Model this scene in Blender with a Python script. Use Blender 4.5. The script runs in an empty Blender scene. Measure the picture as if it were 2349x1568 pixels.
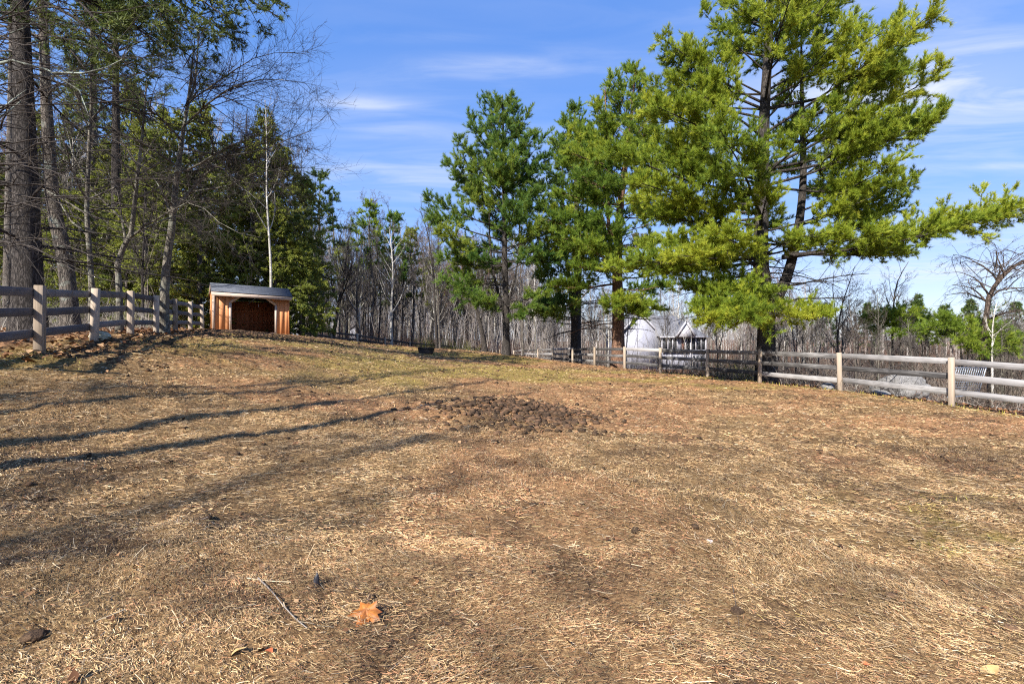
import bpy, math, random
import numpy as np
from mathutils import Vector

C = bpy.context.scene.collection
F, CX, CY, EYE = 1109.25, 1174.5, 784.0, 1.55          # photo measured at 2349 x 1568
RNG = np.random.default_rng(11)


def at(px, py, Y):
    """point seen at photo pixel (px, py) when it stands Y metres ahead"""
    return np.array([(px - CX) * Y / F, Y, (CY - py) * Y / F + EYE])


# ------------------------------------------------------------------ helpers
def norm(a):
    return a / np.maximum(np.linalg.norm(a, axis=-1, keepdims=True), 1e-9)


def link(o, parent=None):
    C.objects.link(o)
    if parent is not None:
        o.parent = parent
    return o


def tag(o, label=None, cat=None, group=None, kind=None):
    for k, v in (("label", label), ("category", cat), ("group", group), ("kind", kind)):
        if v:
            o[k] = v
    return o


def thing(name, loc, label, cat, group=None, rz=0.0):
    o = bpy.data.objects.new(name, None)
    o.empty_display_size = 0.2
    o.location = loc
    o.rotation_euler = (0, 0, rz)
    link(o)
    return tag(o, label, cat, group)


def mesh_obj(name, V, faces, mat, parent=None, attrs=None, smooth=False):
    """V (N,3); faces: list of (M,k) int arrays"""
    me = bpy.data.meshes.new(name)
    V = np.ascontiguousarray(V, dtype=np.float32)
    faces = [np.asarray(f, dtype=np.int32) for f in faces if len(f)]
    nl = sum(f.size for f in faces)
    nf = sum(len(f) for f in faces)
    me.vertices.add(len(V))
    me.vertices.foreach_set("co", V.ravel())
    me.loops.add(nl)
    me.loops.foreach_set("vertex_index", np.concatenate([f.ravel() for f in faces]))
    me.polygons.add(nf)
    tot = np.concatenate([np.full(len(f), f.shape[1], np.int32) for f in faces])
    st = np.concatenate([[0], np.cumsum(tot)[:-1]]).astype(np.int32)
    me.polygons.foreach_set("loop_start", st)
    me.polygons.foreach_set("loop_total", tot)
    if smooth:
        me.polygons.foreach_set("use_smooth", np.ones(nf, dtype=bool))
    me.update(calc_edges=True)
    for k, a in (attrs or {}).items():
        a = np.asarray(a, dtype=np.float32)
        if a.ndim == 1:
            at_ = me.attributes.new(k, "FLOAT", "POINT")
            at_.data.foreach_set("value", a)
        else:
            at_ = me.attributes.new(k, "FLOAT_COLOR", "POINT")
            at_.data.foreach_set("color", np.concatenate([a, np.ones((len(a), 1), np.float32)], 1).ravel())
    if mat is not None:
        for m in (mat if isinstance(mat, (list, tuple)) else [mat]):
            me.materials.append(m)
    o = bpy.data.objects.new(name, me)
    return link(o, parent)


class MB:
    """collects pieces of one mesh"""
    def __init__(s):
        s.V, s.Fs, s.n, s.A = [], [], 0, []

    def add(s, V, faces, tint=0.5):
        V = np.asarray(V, float).reshape(-1, 3)
        for f in (faces if isinstance(faces, list) else [faces]):
            s.Fs.append(np.asarray(f, int) + s.n)
        s.V.append(V)
        s.A.append(np.full(len(V), tint) if np.isscalar(tint) else np.asarray(tint))
        s.n += len(V)
        return s

    def box(s, c, size, rot=None, taper=0.0, tint=0.5, bev=0.0):
        hx, hy, hz = np.array(size) / 2
        if bev > 0:
            b = bev
            ring = np.array([[-hx + b, -hy], [hx - b, -hy], [hx, -hy + b], [hx, hy - b], [hx - b, hy], [-hx + b, hy], [-hx, hy - b], [-hx, -hy + b]])
            inner = ring * np.array([(hx - b) / hx, (hy - b) / hy])
            V = np.concatenate([np.c_[inner, np.full(8, -hz)], np.c_[ring, np.full(8, -hz + b)], np.c_[ring, np.full(8, hz - b)], np.c_[inner, np.full(8, hz)]])
            q = []
            for r in range(3):
                for i in range(8):
                    j = (i + 1) % 8
                    q.append([r * 8 + i, r * 8 + j, (r + 1) * 8 + j, (r + 1) * 8 + i])
            f = [np.array(q), np.array([[7, 6, 5, 4, 3, 2, 1, 0], [24, 25, 26, 27, 28, 29, 30, 31]])]
        else:
            V = np.array([[x, y, z] for z in (-hz, hz) for x, y in ((-hx, -hy), (hx, -hy), (hx, hy), (-hx, hy))])
            f = [np.array([[3, 2, 1, 0], [4, 5, 6, 7], [0, 1, 5, 4], [1, 2, 6, 5], [2, 3, 7, 6], [3, 0, 4, 7]])]
        if taper:
            V[:, :2] *= (1 - taper * (V[:, 2:3] + hz) / (2 * hz))
        if rot is not None:
            V = V @ np.asarray(rot).T
        return s.add(V + np.asarray(c), f, tint)

    def beam(s, a, b, w, h, tint=0.5, bev=0.0, up=(0, 0, 1)):
        """box from a to b, w across, h along up"""
        a, b = np.asarray(a, float), np.asarray(b, float)
        d = norm(b - a)
        x = norm(np.cross(d, np.asarray(up, float)))
        z = np.cross(x, d)
        R = np.stack([d, x, z], 1)
        return s.box((a + b) / 2, (np.linalg.norm(b - a), w, h), R, tint=tint, bev=bev)

    def prism(s, poly, off, tint=0.5):
        """planar polygon (n,3) extruded by off"""
        poly = np.asarray(poly, float)
        n = len(poly)
        V = np.concatenate([poly, poly + np.asarray(off)])
        q = np.array([[i, (i + 1) % n, n + (i + 1) % n, n + i] for i in range(n)])
        return s.add(V, [q, np.array([list(range(n))[::-1]]), np.array([list(range(n, 2 * n))])], tint)

    def tube(s, pts, rad, sides=8, tint=0.5):
        V, f = tubes(np.asarray(pts, float)[None], np.asarray(rad, float)[None], sides)
        return s.add(V, [f], tint)

    def build(s, name, mat, parent=None, smooth=False):
        return mesh_obj(name, np.concatenate(s.V), merge_faces(s.Fs), mat, parent, {"tint": np.concatenate(s.A)}, smooth)


def merge_faces(Fs):
    by = {}
    for f in Fs:
        by.setdefault(f.shape[1], []).append(f)
    return [np.concatenate(v) for v in by.values()]


def tubes(P, R, sides, cap=True):
    """P (N,K,3), R (N,K) -> verts, quads"""
    N, K, _ = P.shape
    T = np.empty_like(P)
    T[:, 1:-1] = P[:, 2:] - P[:, :-2]
    T[:, 0] = P[:, 1] - P[:, 0]
    T[:, -1] = P[:, -1] - P[:, -2]
    T = norm(T)
    m = norm(P[:, -1] - P[:, 0])
    ref = np.where(np.abs(m[:, 2:3]) > 0.75, np.array([[1.0, 0.13, 0]]), np.array([[0, 0, 1.0]]))
    X = norm(np.cross(T, ref[:, None, :]))
    Y = np.cross(T, X)
    a = np.arange(sides) * 2 * math.pi / sides
    V = P[:, :, None, :] + R[:, :, None, None] * (np.cos(a)[:, None] * X[:, :, None, :] + np.sin(a)[:, None] * Y[:, :, None, :])
    V = V.reshape(-1, 3)
    i = np.arange(N)[:, None, None] * K * sides + np.arange(K - 1)[None, :, None] * sides
    j = np.arange(sides)[None, None, :]
    j2 = (j + 1) % sides
    q = np.stack([i + j, i + j2, i + sides + j2, i + sides + j], -1).reshape(-1, 4)
    return V, q


# numpy value noise -------------------------------------------------
_T = np.random.default_rng(5).random((256, 256))


def vnoise(x, y):
    xi, yi = np.floor(x).astype(int), np.floor(y).astype(int)
    fx, fy = x - xi, y - yi
    fx, fy = fx * fx * (3 - 2 * fx), fy * fy * (3 - 2 * fy)
    a, b = _T[xi & 255, yi & 255], _T[(xi + 1) & 255, yi & 255]
    c, d = _T[xi & 255, (yi + 1) & 255], _T[(xi + 1) & 255, (yi + 1) & 255]
    return (a + (b - a) * fx) * (1 - fy) + (c + (d - c) * fx) * fy


def fbm(x, y, o=4):
    s, a, t = 0, 1.0, 0
    for k in range(o):
        s = s + a * vnoise(x * 2 ** k + 17.3 * k, y * 2 ** k + 9.1 * k)
        t += a
        a *= 0.55
    return s / t


def sstep(a, b, x):
    t = np.clip((x - a) / (b - a), 0, 1)
    return t * t * (3 - 2 * t)


# ------------------------------------------------------------------ terrain height
CP = np.array([
    (0, 0, -1.55), (0, 3, -1.55), (3, 3, -1.58), (-2, 3, -1.45), (-4, 4, -1.2), (-5.6, 5.5, -.92), (-7.4, 6.3, -.38), (-8.6, 8.8, -.19),
    (-9.5, 11, 0), (-10.5, 13.3, .19), (-11.4, 15.5, .27), (-12.4, 17.8, .36), (-13.3, 20, .44), (-14.87, 24, .52), (-11.96, 26, .37), (-14, 28, .4),
    (-5, 10, -.82), (-5, 15, -.5), (-5, 20, -.5), (0, 8, -1.4), (0, 14, -1.25), (0, 20, -1.05), (-.35, 28, -.78), (-4.6, 25, -.66), (-9.3, 29, -.02),
    (-9, 20, .05), (-5, 35, -.58), (0, 36, -1.0), (5, 8, -1.6), (5, 14, -1.5), (5, 22, -1.4), (11, 12.1, -1.59), (10.3, 15.1, -1.55), (9.1, 17.7, -1.5),
    (8.2, 21.3, -1.51), (7, 24, -1.5), (5.6, 28, -1.5), (4.2, 33, -1.58), (3.0, 40, -1.7), (.8, 51, -1.94), (-13.6, 31, -.15), (-12.2, 38, -.55),
    (-9.4, 44, -1.2), (-3.1, 54, -1.9), (14, 12, -2.0), (16, 20, -2.6), (14, 30, -3), (12, 45, -3.4), (20, 45, -3.7), (25, 25, -3.4), (-12, 8, -.1),
    (-16, 14, .3), (-20, 25, .5), (-20, 5, -.1), (-20, 45, -.5), (-5, 64, -2.3), (-9, 0, -.55), (-6, -6, -.95), (0, -10, -1.5), (10, 0, -1.7),
    (12, -8, -1.8), (15, 5, -1.95), (-20, -10, -.4), (12, 70, -4.0), (25, 72, -4.1), (-25, 70, -1.0), (40, 50, -4.0), (40, 10, -3.0), (-35, 20, .4)], float)


def _tps_fit(P):
    n = len(P)
    r = np.linalg.norm(P[:, None, :2] - P[None, :, :2], axis=-1)
    K = np.where(r > 0, r * r * np.log(np.maximum(r, 1e-6)), 0) + np.eye(n) * 1.5
    A = np.zeros((n + 3, n + 3))
    A[:n, :n] = K
    A[:n, n], A[:n, n + 1:] = 1, P[:, :2]
    A[n, :n], A[n + 1:, :n] = 1, P[:, :2].T
    return np.linalg.solve(A, np.r_[P[:, 2], 0, 0, 0])


_W = _tps_fit(CP)


def gz(x, y):
    """ground height (world z) at x, y"""
    x, y = np.asarray(x, float), np.asarray(y, float)
    sh = np.broadcast(x, y).shape
    X, Y = np.broadcast_to(x, sh).ravel(), np.broadcast_to(y, sh).ravel()
    out = np.empty(len(X))
    n = len(CP)
    for s in range(0, len(X), 20000):
        xs, ys = X[s:s + 20000], Y[s:s + 20000]
        cx, cy = np.clip(xs, -38, 45), np.clip(ys, -14, 76)
        r2 = (cx[:, None] - CP[None, :, 0]) ** 2 + (cy[:, None] - CP[None, :, 1]) ** 2
        z = 0.5 * (r2 * np.log(np.maximum(r2, 1e-9))) @ _W[:n] + _W[n] + _W[n + 1] * cx + _W[n + 2] * cy
        d = np.hypot(xs, ys - 25)
        far = -2.5 - 2.0 * sstep(-20, 60, xs) + 5.0 * sstep(140, 420, d) * (0.6 + 0.8 * vnoise(xs / 130 + 3, ys / 130))
        w = sstep(38, 95, d)
        out[s:s + 20000] = z * (1 - w) + far * w
    return (out + EYE).reshape(sh)


def g1(x, y):
    return float(gz(np.array([x]), np.array([y]))[0])


def on_ground(px, Y):
    x = (px - CX) * Y / F
    return np.array([x, Y, g1(x, Y)])


# ------------------------------------------------------------------ materials
def new_mat(name):
    m = bpy.data.materials.new(name)
    m.use_nodes = True
    nt = m.node_tree
    nt.nodes.clear()
    out = nt.nodes.new("ShaderNodeOutputMaterial")
    return m, nt, out


def N(nt, t, **kw):
    n = nt.nodes.new(t)
    for k, v in kw.items():
        if k.startswith("i_"):
            n.inputs[k[2:].replace("_", " ")].default_value = v
        else:
            setattr(n, k, v)
    return n


def ramp(nt, fac, stops):
    r = nt.nodes.new("ShaderNodeValToRGB")
    e = r.color_ramp.elements
    while len(e) < len(stops):
        e.new(0.5)
    for k, (p, c) in enumerate(stops):
        e[k].position = p
        e[k].color = (*c, 1) if len(c) == 3 else c
    nt.links.new(fac, r.inputs[0])
    return r.outputs[0]


def mixc(nt, fac, a, b, mode="MIX"):
    m = nt.nodes.new("ShaderNodeMix")
    m.data_type, m.blend_type = "RGBA", mode
    m.clamp_factor = True
    for sock, v in ((m.inputs[0], fac), (m.inputs[6], a), (m.inputs[7], b)):
        if isinstance(v, (int, float)):
            sock.default_value = v
        elif isinstance(v, tuple):
            sock.default_value = (*v, 1)
        else:
            nt.links.new(v, sock)
    return m.outputs[2]


def math_(nt, op, a, b=None, c=None):
    m = nt.nodes.new("ShaderNodeMath")
    m.operation = op
    for s, v in zip(m.inputs, (a, b, c)):
        if v is None:
            continue
        if isinstance(v, (int, float)):
            s.default_value = v
        else:
            nt.links.new(v, s)
    return m.outputs[0]


def coords(nt, scale=(1, 1, 1), obj=True):
    tc = nt.nodes.new("ShaderNodeTexCoord")
    mp = nt.nodes.new("ShaderNodeMapping")
    mp.inputs["Scale"].default_value = scale
    nt.links.new(tc.outputs["Object" if obj else "Generated"], mp.inputs[0])
    return mp.outputs[0]


def noise(nt, vec, scale, detail=6, rough=0.6, dist=0.0):
    n = N(nt, "ShaderNodeTexNoise")
    n.inputs["Scale"].default_value = scale
    n.inputs["Detail"].default_value = detail
    n.inputs["Roughness"].default_value = rough
    n.inputs["Distortion"].default_value = dist
    if vec is not None:
        nt.links.new(vec, n.inputs["Vector"])
    return n.outputs["Fac"]


def princ(nt, out, col, rough=0.8, bump=None, bstr=0.5, bdist=0.02, spec=0.3):
    p = N(nt, "ShaderNodeBsdfPrincipled")
    p.inputs["Specular IOR Level"].default_value = spec
    if isinstance(col, tuple):
        p.inputs["Base Color"].default_value = (*col, 1)
    else:
        nt.links.new(col, p.inputs["Base Color"])
    if isinstance(rough, (int, float)):
        p.inputs["Roughness"].default_value = rough
    else:
        nt.links.new(rough, p.inputs["Roughness"])
    if bump is not None:
        b = N(nt, "ShaderNodeBump")
        b.inputs["Strength"].default_value = bstr
        b.inputs["Distance"].default_value = bdist
        nt.links.new(bump, b.inputs["Height"])
        nt.links.new(b.outputs[0], p.inputs["Normal"])
    nt.links.new(p.outputs[0], out.inputs[0])
    return p


def attr(nt, name, fac=True):
    a = N(nt, "ShaderNodeAttribute", attribute_name=name)
    return a.outputs["Fac" if fac else "Color"]


def foliage_mat(name, dark, mid, light, trans=0.3):
    m, nt, out = new_mat(name)
    col = ramp(nt, attr(nt, "tint"), [(0.0, dark), (0.5, mid), (1.0, light)])
    p = N(nt, "ShaderNodeBsdfPrincipled")
    p.inputs["Roughness"].default_value = 0.55
    p.inputs["Specular IOR Level"].default_value = 0.25
    nt.links.new(col, p.inputs["Base Color"])
    t = N(nt, "ShaderNodeBsdfTranslucent")
    nt.links.new(col, t.inputs[0])
    mx = N(nt, "ShaderNodeMixShader")
    mx.inputs[0].default_value = trans
    nt.links.new(p.outputs[0], mx.inputs[1])
    nt.links.new(t.outputs[0], mx.inputs[2])
    nt.links.new(mx.outputs[0], out.inputs[0])
    return m


def bark_mat(name, c0, c1, c2=None, scale=7.0, stretch=0.18, bstr=0.8, patch=None):
    """ridged bark; c2 = lichen/pale patch colour"""
    m, nt, out = new_mat(name)
    v = coords(nt, (1, 1, stretch))
    vo = N(nt, "ShaderNodeTexVoronoi", feature="DISTANCE_TO_EDGE")
    vo.inputs["Scale"].default_value = scale * 2.2
    nd = noise(nt, v, scale, 5, 0.65)
    nt.links.new(mixc(nt, 0.15, v, nt.nodes[-1].outputs["Color"]), vo.inputs["Vector"])
    h = math_(nt, "ADD", math_(nt, "MINIMUM", math_(nt, "MULTIPLY", vo.outputs["Distance"], 3.0), 0.6), math_(nt, "MULTIPLY", nd, 0.8))
    col = ramp(nt, h, [(0.25, c0), (0.95, c1)])
    if c2:
        v2 = coords(nt)
        pn = noise(nt, v2, 2.3, 4, 0.6, 0.5)
        f = ramp(nt, pn, [(0.5 if patch is None else patch, (0, 0, 0)), (0.62 if patch is None else patch + .12, (1, 1, 1))])
        col = mixc(nt, f, col, c2)
    princ(nt, out, col, 0.9, h, bstr, 0.03, 0.15)
    return m


def wood_mat(name, stops, grain=(1.2, 1.2, 1.2), scale=6, knots=True, bstr=0.25, rough=0.75, axis=2):
    """weathered or stained board; grain runs along object axis `axis`; tint attribute shifts each board"""
    m, nt, out = new_mat(name)
    sc = [14.0, 14.0, 14.0]
    sc[axis] = 0.7
    v = coords(nt, tuple(sc))
    off = N(nt, "ShaderNodeVectorMath", operation="ADD")
    nt.links.new(v, off.inputs[0])
    cmb = N(nt, "ShaderNodeCombineXYZ")
    tn = attr(nt, "tint")
    for k in range(3):
        nt.links.new(math_(nt, "MULTIPLY", tn, 37.0 + 11 * k), cmb.inputs[k])
    nt.links.new(cmb.outputs[0], off.inputs[1])
    n1 = noise(nt, off.outputs[0], 1.6, 8, 0.74, 0.9)
    n2 = noise(nt, coords(nt), 1.7, 4, 0.6)
    f = math_(nt, "ADD", math_(nt, "MULTIPLY", n1, 0.62), math_(nt, "MULTIPLY", n2, 0.26))
    f = math_(nt, "ADD", f, math_(nt, "MULTIPLY", math_(nt, "SUBTRACT", tn, 0.5), 0.3))
    f = math_(nt, "ADD", f, 0.06)
    col = ramp(nt, f, stops)
    if knots:
        vo = N(nt, "ShaderNodeTexVoronoi")
        vo.inputs["Scale"].default_value = 1.0
        ks = [5.0, 5.0, 5.0]
        ks[axis] = 2.2
        nt.links.new(coords(nt, tuple(ks)), vo.inputs["Vector"])
        kf = ramp(nt, vo.outputs["Distance"], [(0.05, (0.75, 0.75, 0.75)), (0.13, (0, 0, 0))])
        dark = tuple(c * 0.45 for c in stops[0][1])
        col = mixc(nt, kf, col, dark)
    princ(nt, out, col, rough, n1, bstr, 0.01, 0.25)
    return m


M = {}
M["needles_gold"] = foliage_mat("needles_gold", (0.09, 0.165, 0.026), (0.29, 0.37, 0.036), (0.52, 0.53, 0.06), 0.45)
M["needles_green"] = foliage_mat("needles_green", (0.046, 0.120, 0.030), (0.145, 0.24, 0.042), (0.32, 0.37, 0.05), 0.42)
M["needles_mid"] = foliage_mat("needles_mid", (0.065, 0.14, 0.028), (0.215, 0.31, 0.038), (0.43, 0.46, 0.05), 0.45)
M["needles_blue"] = foliage_mat("needles_blue", (0.04, 0.085, 0.032), (0.105, 0.165, 0.048), (0.22, 0.26, 0.06), 0.38)
M["needles_olive"] = foliage_mat("needles_olive", (0.085, 0.12, 0.028), (0.25, 0.285, 0.052), (0.45, 0.46, 0.085), 0.42)
M["needles_shaded"] = foliage_mat("needles_shaded", (0.040, 0.066, 0.024), (0.115, 0.155, 0.040), (0.24, 0.26, 0.06), 0.34)  # left pines: darker needles, the shade they stand in mixed into the colour
M["needles_young"] = foliage_mat("needles_young", (0.08, 0.15, 0.02), (0.20, 0.285, 0.032), (0.34, 0.39, 0.05), 0.42)
M["bark_pine"] = bark_mat("bark_pine", (0.012, 0.0105, 0.010), (0.080, 0.070, 0.063), (0.12, 0.112, 0.105), 11, 0.2, 1.0, 0.62)
M["bark_pine_warm"] = bark_mat("bark_pine_warm", (0.05, 0.028, 0.018), (0.24, 0.14, 0.095), (0.28, 0.2, 0.15), 7, 0.3, 1.0, 0.6)
M["bark_grey"] = bark_mat("bark_grey", (0.04, 0.037, 0.03), (0.19, 0.172, 0.14), (0.245, 0.255, 0.205), 8, 0.35, 0.6, 0.52)
M["bark_brown"] = bark_mat("bark_brown", (0.03, 0.027, 0.024), (0.135, 0.118, 0.102), (0.21, 0.20, 0.175), 8, 0.3, 0.6, 0.55)
M["bark_pale"] = bark_mat("bark_pale", (0.16, 0.145, 0.12), (0.46, 0.44, 0.39), (0.62, 0.60, 0.56), 5, 1.6, 0.3, 0.5)
M["bark_lichen"] = bark_mat("bark_lichen", (0.05, 0.05, 0.042), (0.19, 0.20, 0.165), (0.30, 0.345, 0.295), 8, 0.5, 0.5, 0.47)
M["bark_mottled"] = bark_mat("bark_mottled", (0.03, 0.026, 0.022), (0.15, 0.13, 0.11), (0.24, 0.27, 0.235), 7, 0.3, 0.9, 0.56)
M["bark_vine"] = bark_mat("bark_vine", (0.025, 0.019, 0.016), (0.11, 0.082, 0.066), None, 8, 0.3, 0.9)
M["twig"] = bark_mat("twig", (0.028, 0.024, 0.021), (0.125, 0.108, 0.095), None, 9, 0.5, 0.2)
M["twig_dark"] = bark_mat("twig_dark", (0.02, 0.017, 0.015), (0.075, 0.064, 0.056), None, 9, 0.5, 0.2)


def stem_mat(name, a, b, c):
    m, nt, out = new_mat(name)
    princ(nt, out, ramp(nt, attr(nt, "tint"), [(0, a), (0.5, b), (1, c)]), 0.9, spec=0.1)
    return m


M["brush"] = stem_mat("brush", (0.03, 0.024, 0.02), (0.115, 0.092, 0.076), (0.33, 0.28, 0.23))
M["brush_red"] = stem_mat("brush_red", (0.06, 0.036, 0.028), (0.19, 0.115, 0.088), (0.36, 0.25, 0.185))
M["brush_far"] = stem_mat("brush_far", (0.11, 0.095, 0.088), (0.27, 0.235, 0.215), (0.48, 0.44, 0.405))
M["rail_dark"] = wood_mat("rail_dark", [(0.3, (0.018, 0.016, 0.015)), (0.5, (0.045, 0.04, 0.037)), (0.75, (0.10, 0.088, 0.08))], axis=0, bstr=0.4, rough=0.85)  # far fence rails: darkness of their unlit side put into the wood colour
M["brush_pale"] = stem_mat("brush_pale", (0.10, 0.09, 0.08), (0.26, 0.23, 0.20), (0.42, 0.39, 0.34))
M["brush_olive"] = stem_mat("brush_olive", (0.045, 0.045, 0.015), (0.12, 0.13, 0.03), (0.22, 0.22, 0.06))
M["dry_leaf"] = stem_mat("dry_leaf", (0.075, 0.036, 0.02), (0.24, 0.12, 0.058), (0.42, 0.27, 0.145))
M["straw"] = None
M["rail_weathered"] = wood_mat("rail_weathered", [(0.38, (0.05, 0.048, 0.048)), (0.5, (0.19, 0.185, 0.18)), (0.62, (0.38, 0.37, 0.365))], axis=0, bstr=0.4, rough=0.85)
M["post_weathered"] = wood_mat("post_weathered", [(0.25, (0.15, 0.115, 0.08)), (0.5, (0.36, 0.29, 0.22)), (0.75, (0.52, 0.44, 0.35))], axis=2, bstr=0.4, rough=0.85)
M["rail_shaded"] = wood_mat("rail_shaded", [(0.3, (0.045, 0.042, 0.043)), (0.5, (0.105, 0.098, 0.102)), (0.72, (0.20, 0.19, 0.19))], axis=0, bstr=0.4, rough=0.85)  # weathered rail darkened: shade on the left fence put into its colour
M["shed_board"] = wood_mat("shed_board", [(0.2, (0.36, 0.14, 0.055)), (0.5, (0.56, 0.24, 0.10)), (0.8, (0.66, 0.35, 0.17))], axis=2, bstr=0.2, rough=0.65)
M["shed_trim"] = wood_mat("shed_trim", [(0.2, (0.26, 0.18, 0.13)), (0.5, (0.46, 0.36, 0.29)), (0.8, (0.58, 0.49, 0.42))], axis=2, bstr=0.2, rough=0.7)
M["shed_inside"] = wood_mat("shed_inside", [(0.2, (0.20, 0.07, 0.03)), (0.5, (0.34, 0.125, 0.055)), (0.8, (0.44, 0.19, 0.09))], axis=2, bstr=0.2, rough=0.7)
M["plank_fresh"] = wood_mat("plank_fresh", [(0.2, (0.36, 0.23, 0.10)), (0.5, (0.55, 0.38, 0.19)), (0.8, (0.66, 0.5, 0.28))], axis=0, bstr=0.2)


def shingle_mat(name, a, b, sc=3.0):
    m, nt, out = new_mat(name)
    v = coords(nt, (sc, sc, sc))
    br = N(nt, "ShaderNodeTexBrick")
    br.inputs["Scale"].default_value = 1.0
    br.inputs["Mortar Size"].default_value = 0.02
    br.inputs["Brick Width"].default_value = 0.9
    br.inputs["Row Height"].default_value = 0.42
    br.inputs["Color1"].default_value = (*a, 1)
    br.inputs["Color2"].default_value = (*b, 1)
    br.inputs["Mortar"].default_value = (*[c * 0.35 for c in a], 1)
    nt.links.new(v, br.inputs["Vector"])
    g = noise(nt, coords(nt), 60, 3, 0.7)
    col = mixc(nt, 0.35, br.outputs["Color"], ramp(nt, g, [(0.3, tuple(c * 0.4 for c in a)), (0.7, tuple(min(1, c * 1.5) for c in b))]))
    princ(nt, out, col, 0.9, math_(nt, "ADD", br.outputs["Fac"], g), 0.4, 0.01, 0.2)
    return m


M["shingle"] = shingle_mat("shingle", (0.075, 0.085, 0.105), (0.12, 0.132, 0.155))
M["house_roof"] = shingle_mat("house_roof", (0.14, 0.143, 0.158), (0.20, 0.203, 0.22), 2.0)


def siding_mat():
    m, nt, out = new_mat("siding")
    v = coords(nt)
    w = N(nt, "ShaderNodeTexWave", wave_type="BANDS", bands_direction="Z", wave_profile="SAW")
    w.inputs["Scale"].default_value = 1.6
    nt.links.new(v, w.inputs["Vector"])
    n = noise(nt, v, 1.2, 5)
    col = ramp(nt, n, [(0.3, (0.29, 0.30, 0.36)), (0.7, (0.37, 0.38, 0.44))])
    princ(nt, out, col, 0.6, w.outputs["Fac"], 0.5, 0.03, 0.3)
    return m


M["siding"] = siding_mat()


def plain(name, c, rough=0.5, var=0.15, sc=8, bstr=0.1, spec=0.3, metal=0):
    m, nt, out = new_mat(name)
    n = noise(nt, coords(nt), sc, 5, 0.6)
    col = ramp(nt, n, [(0.3, tuple(x * (1 - var) for x in c)), (0.7, tuple(min(1, x * (1 + var)) for x in c))])
    p = princ(nt, out, col, rough, n, bstr, 0.02, spec)
    p.inputs["Metallic"].default_value = metal
    return m


M["white_trim"] = plain("white_trim", (0.4, 0.4, 0.44), 0.5, 0.06)
M["screen_dark"] = plain("screen_dark", (0.05, 0.055, 0.065), 0.3, 0.3)
M["window_glass"] = plain("window_glass", (0.04, 0.05, 0.065), 0.08, 0.2, 3, 0.02, 0.6)
M["door_brown"] = plain("door_brown", (0.19, 0.095, 0.07), 0.5, 0.2)
M["black_rubber"] = plain("black_rubber", (0.022, 0.022, 0.028), 0.5, 0.25, 6, 0.15, 0.4)
M["rust_screw"] = plain("rust_screw", (0.10, 0.07, 0.05), 0.6, 0.3, 30)
M["wire"] = plain("wire", (0.36, 0.42, 0.5), 0.4, 0.2, 20, 0.1, 0.5, 0.5)
M["water"] = plain("water", (0.03, 0.035, 0.03), 0.05, 0.2, 3, 0.05, 0.6)


def rock_mat(name, a, b, c):
    m, nt, out = new_mat(name)
    v = coords(nt)
    n = noise(nt, v, 4, 8, 0.7)
    n2 = noise(nt, v, 22, 5, 0.7)
    col = ramp(nt, n, [(0.3, a), (0.5, b), (0.72, c)])
    col = mixc(nt, 0.3, col, ramp(nt, n2, [(0.35, a), (0.65, c)]))
    princ(nt, out, col, 0.9, math_(nt, "ADD", n, n2), 0.7, 0.05, 0.2)
    return m


M["rock_pale"] = rock_mat("rock_pale", (0.05, 0.05, 0.048), (0.17, 0.167, 0.163), (0.40, 0.39, 0.385))
M["rock_moss"] = rock_mat("rock_moss", (0.20, 0.18, 0.10), (0.46, 0.44, 0.30), (0.66, 0.64, 0.52))


def clod_mat():
    m, nt, out = new_mat("clod")
    t = attr(nt, "tint")
    n = noise(nt, coords(nt), 30, 5, 0.7)
    c = ramp(nt, t, [(0, (0.028, 0.02, 0.015)), (0.5, (0.075, 0.046, 0.03)), (1, (0.20, 0.115, 0.068))])
    c = mixc(nt, 0.35, c, ramp(nt, n, [(0.35, (0.02, 0.014, 0.01)), (0.7, (0.21, 0.14, 0.08))]))
    princ(nt, out, c, 0.95, n, 0.8, 0.03, 0.1)
    return m


M["clod"] = clod_mat()


def straw_mat():
    m, nt, out = new_mat("straw")
    col = attr(nt, "tone", False)
    p = N(nt, "ShaderNodeBsdfPrincipled")
    p.inputs["Roughness"].default_value = 0.6
    p.inputs["Specular IOR Level"].default_value = 0.3
    nt.links.new(col, p.inputs["Base Color"])
    nt.links.new(p.outputs[0], out.inputs[0])
    return m


M["straw"] = straw_mat()


# ------------------------------------------------------------------ ground zones (real surface variety)
def fence_side_right(x, y):
    """signed metres beyond the right fence line (positive = outside the paddock)"""
    ax, ay, bx, by = 11.0, 12.1, 4.2, 33.0
    dx, dy = bx - ax, by - ay
    L = math.hypot(dx, dy)
    return ((x - ax) * dy - (y - ay) * dx) / L


def fence_side_left(x, y):
    ax, ay, dx, dy = -8.6, 8.8, -0.387, 0.922
    return -((x - ax) * dy - (y - ay) * dx)


def back_side(x, y):
    """positive beyond the far fence"""
    xs = np.array([-17, -13.6, -12.2, -9.4, -3.1, .3, 3.0])
    ys = np.array([27.5, 31, 38, 44, 54, 56, 57])
    return y - np.interp(x, xs, ys)


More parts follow.
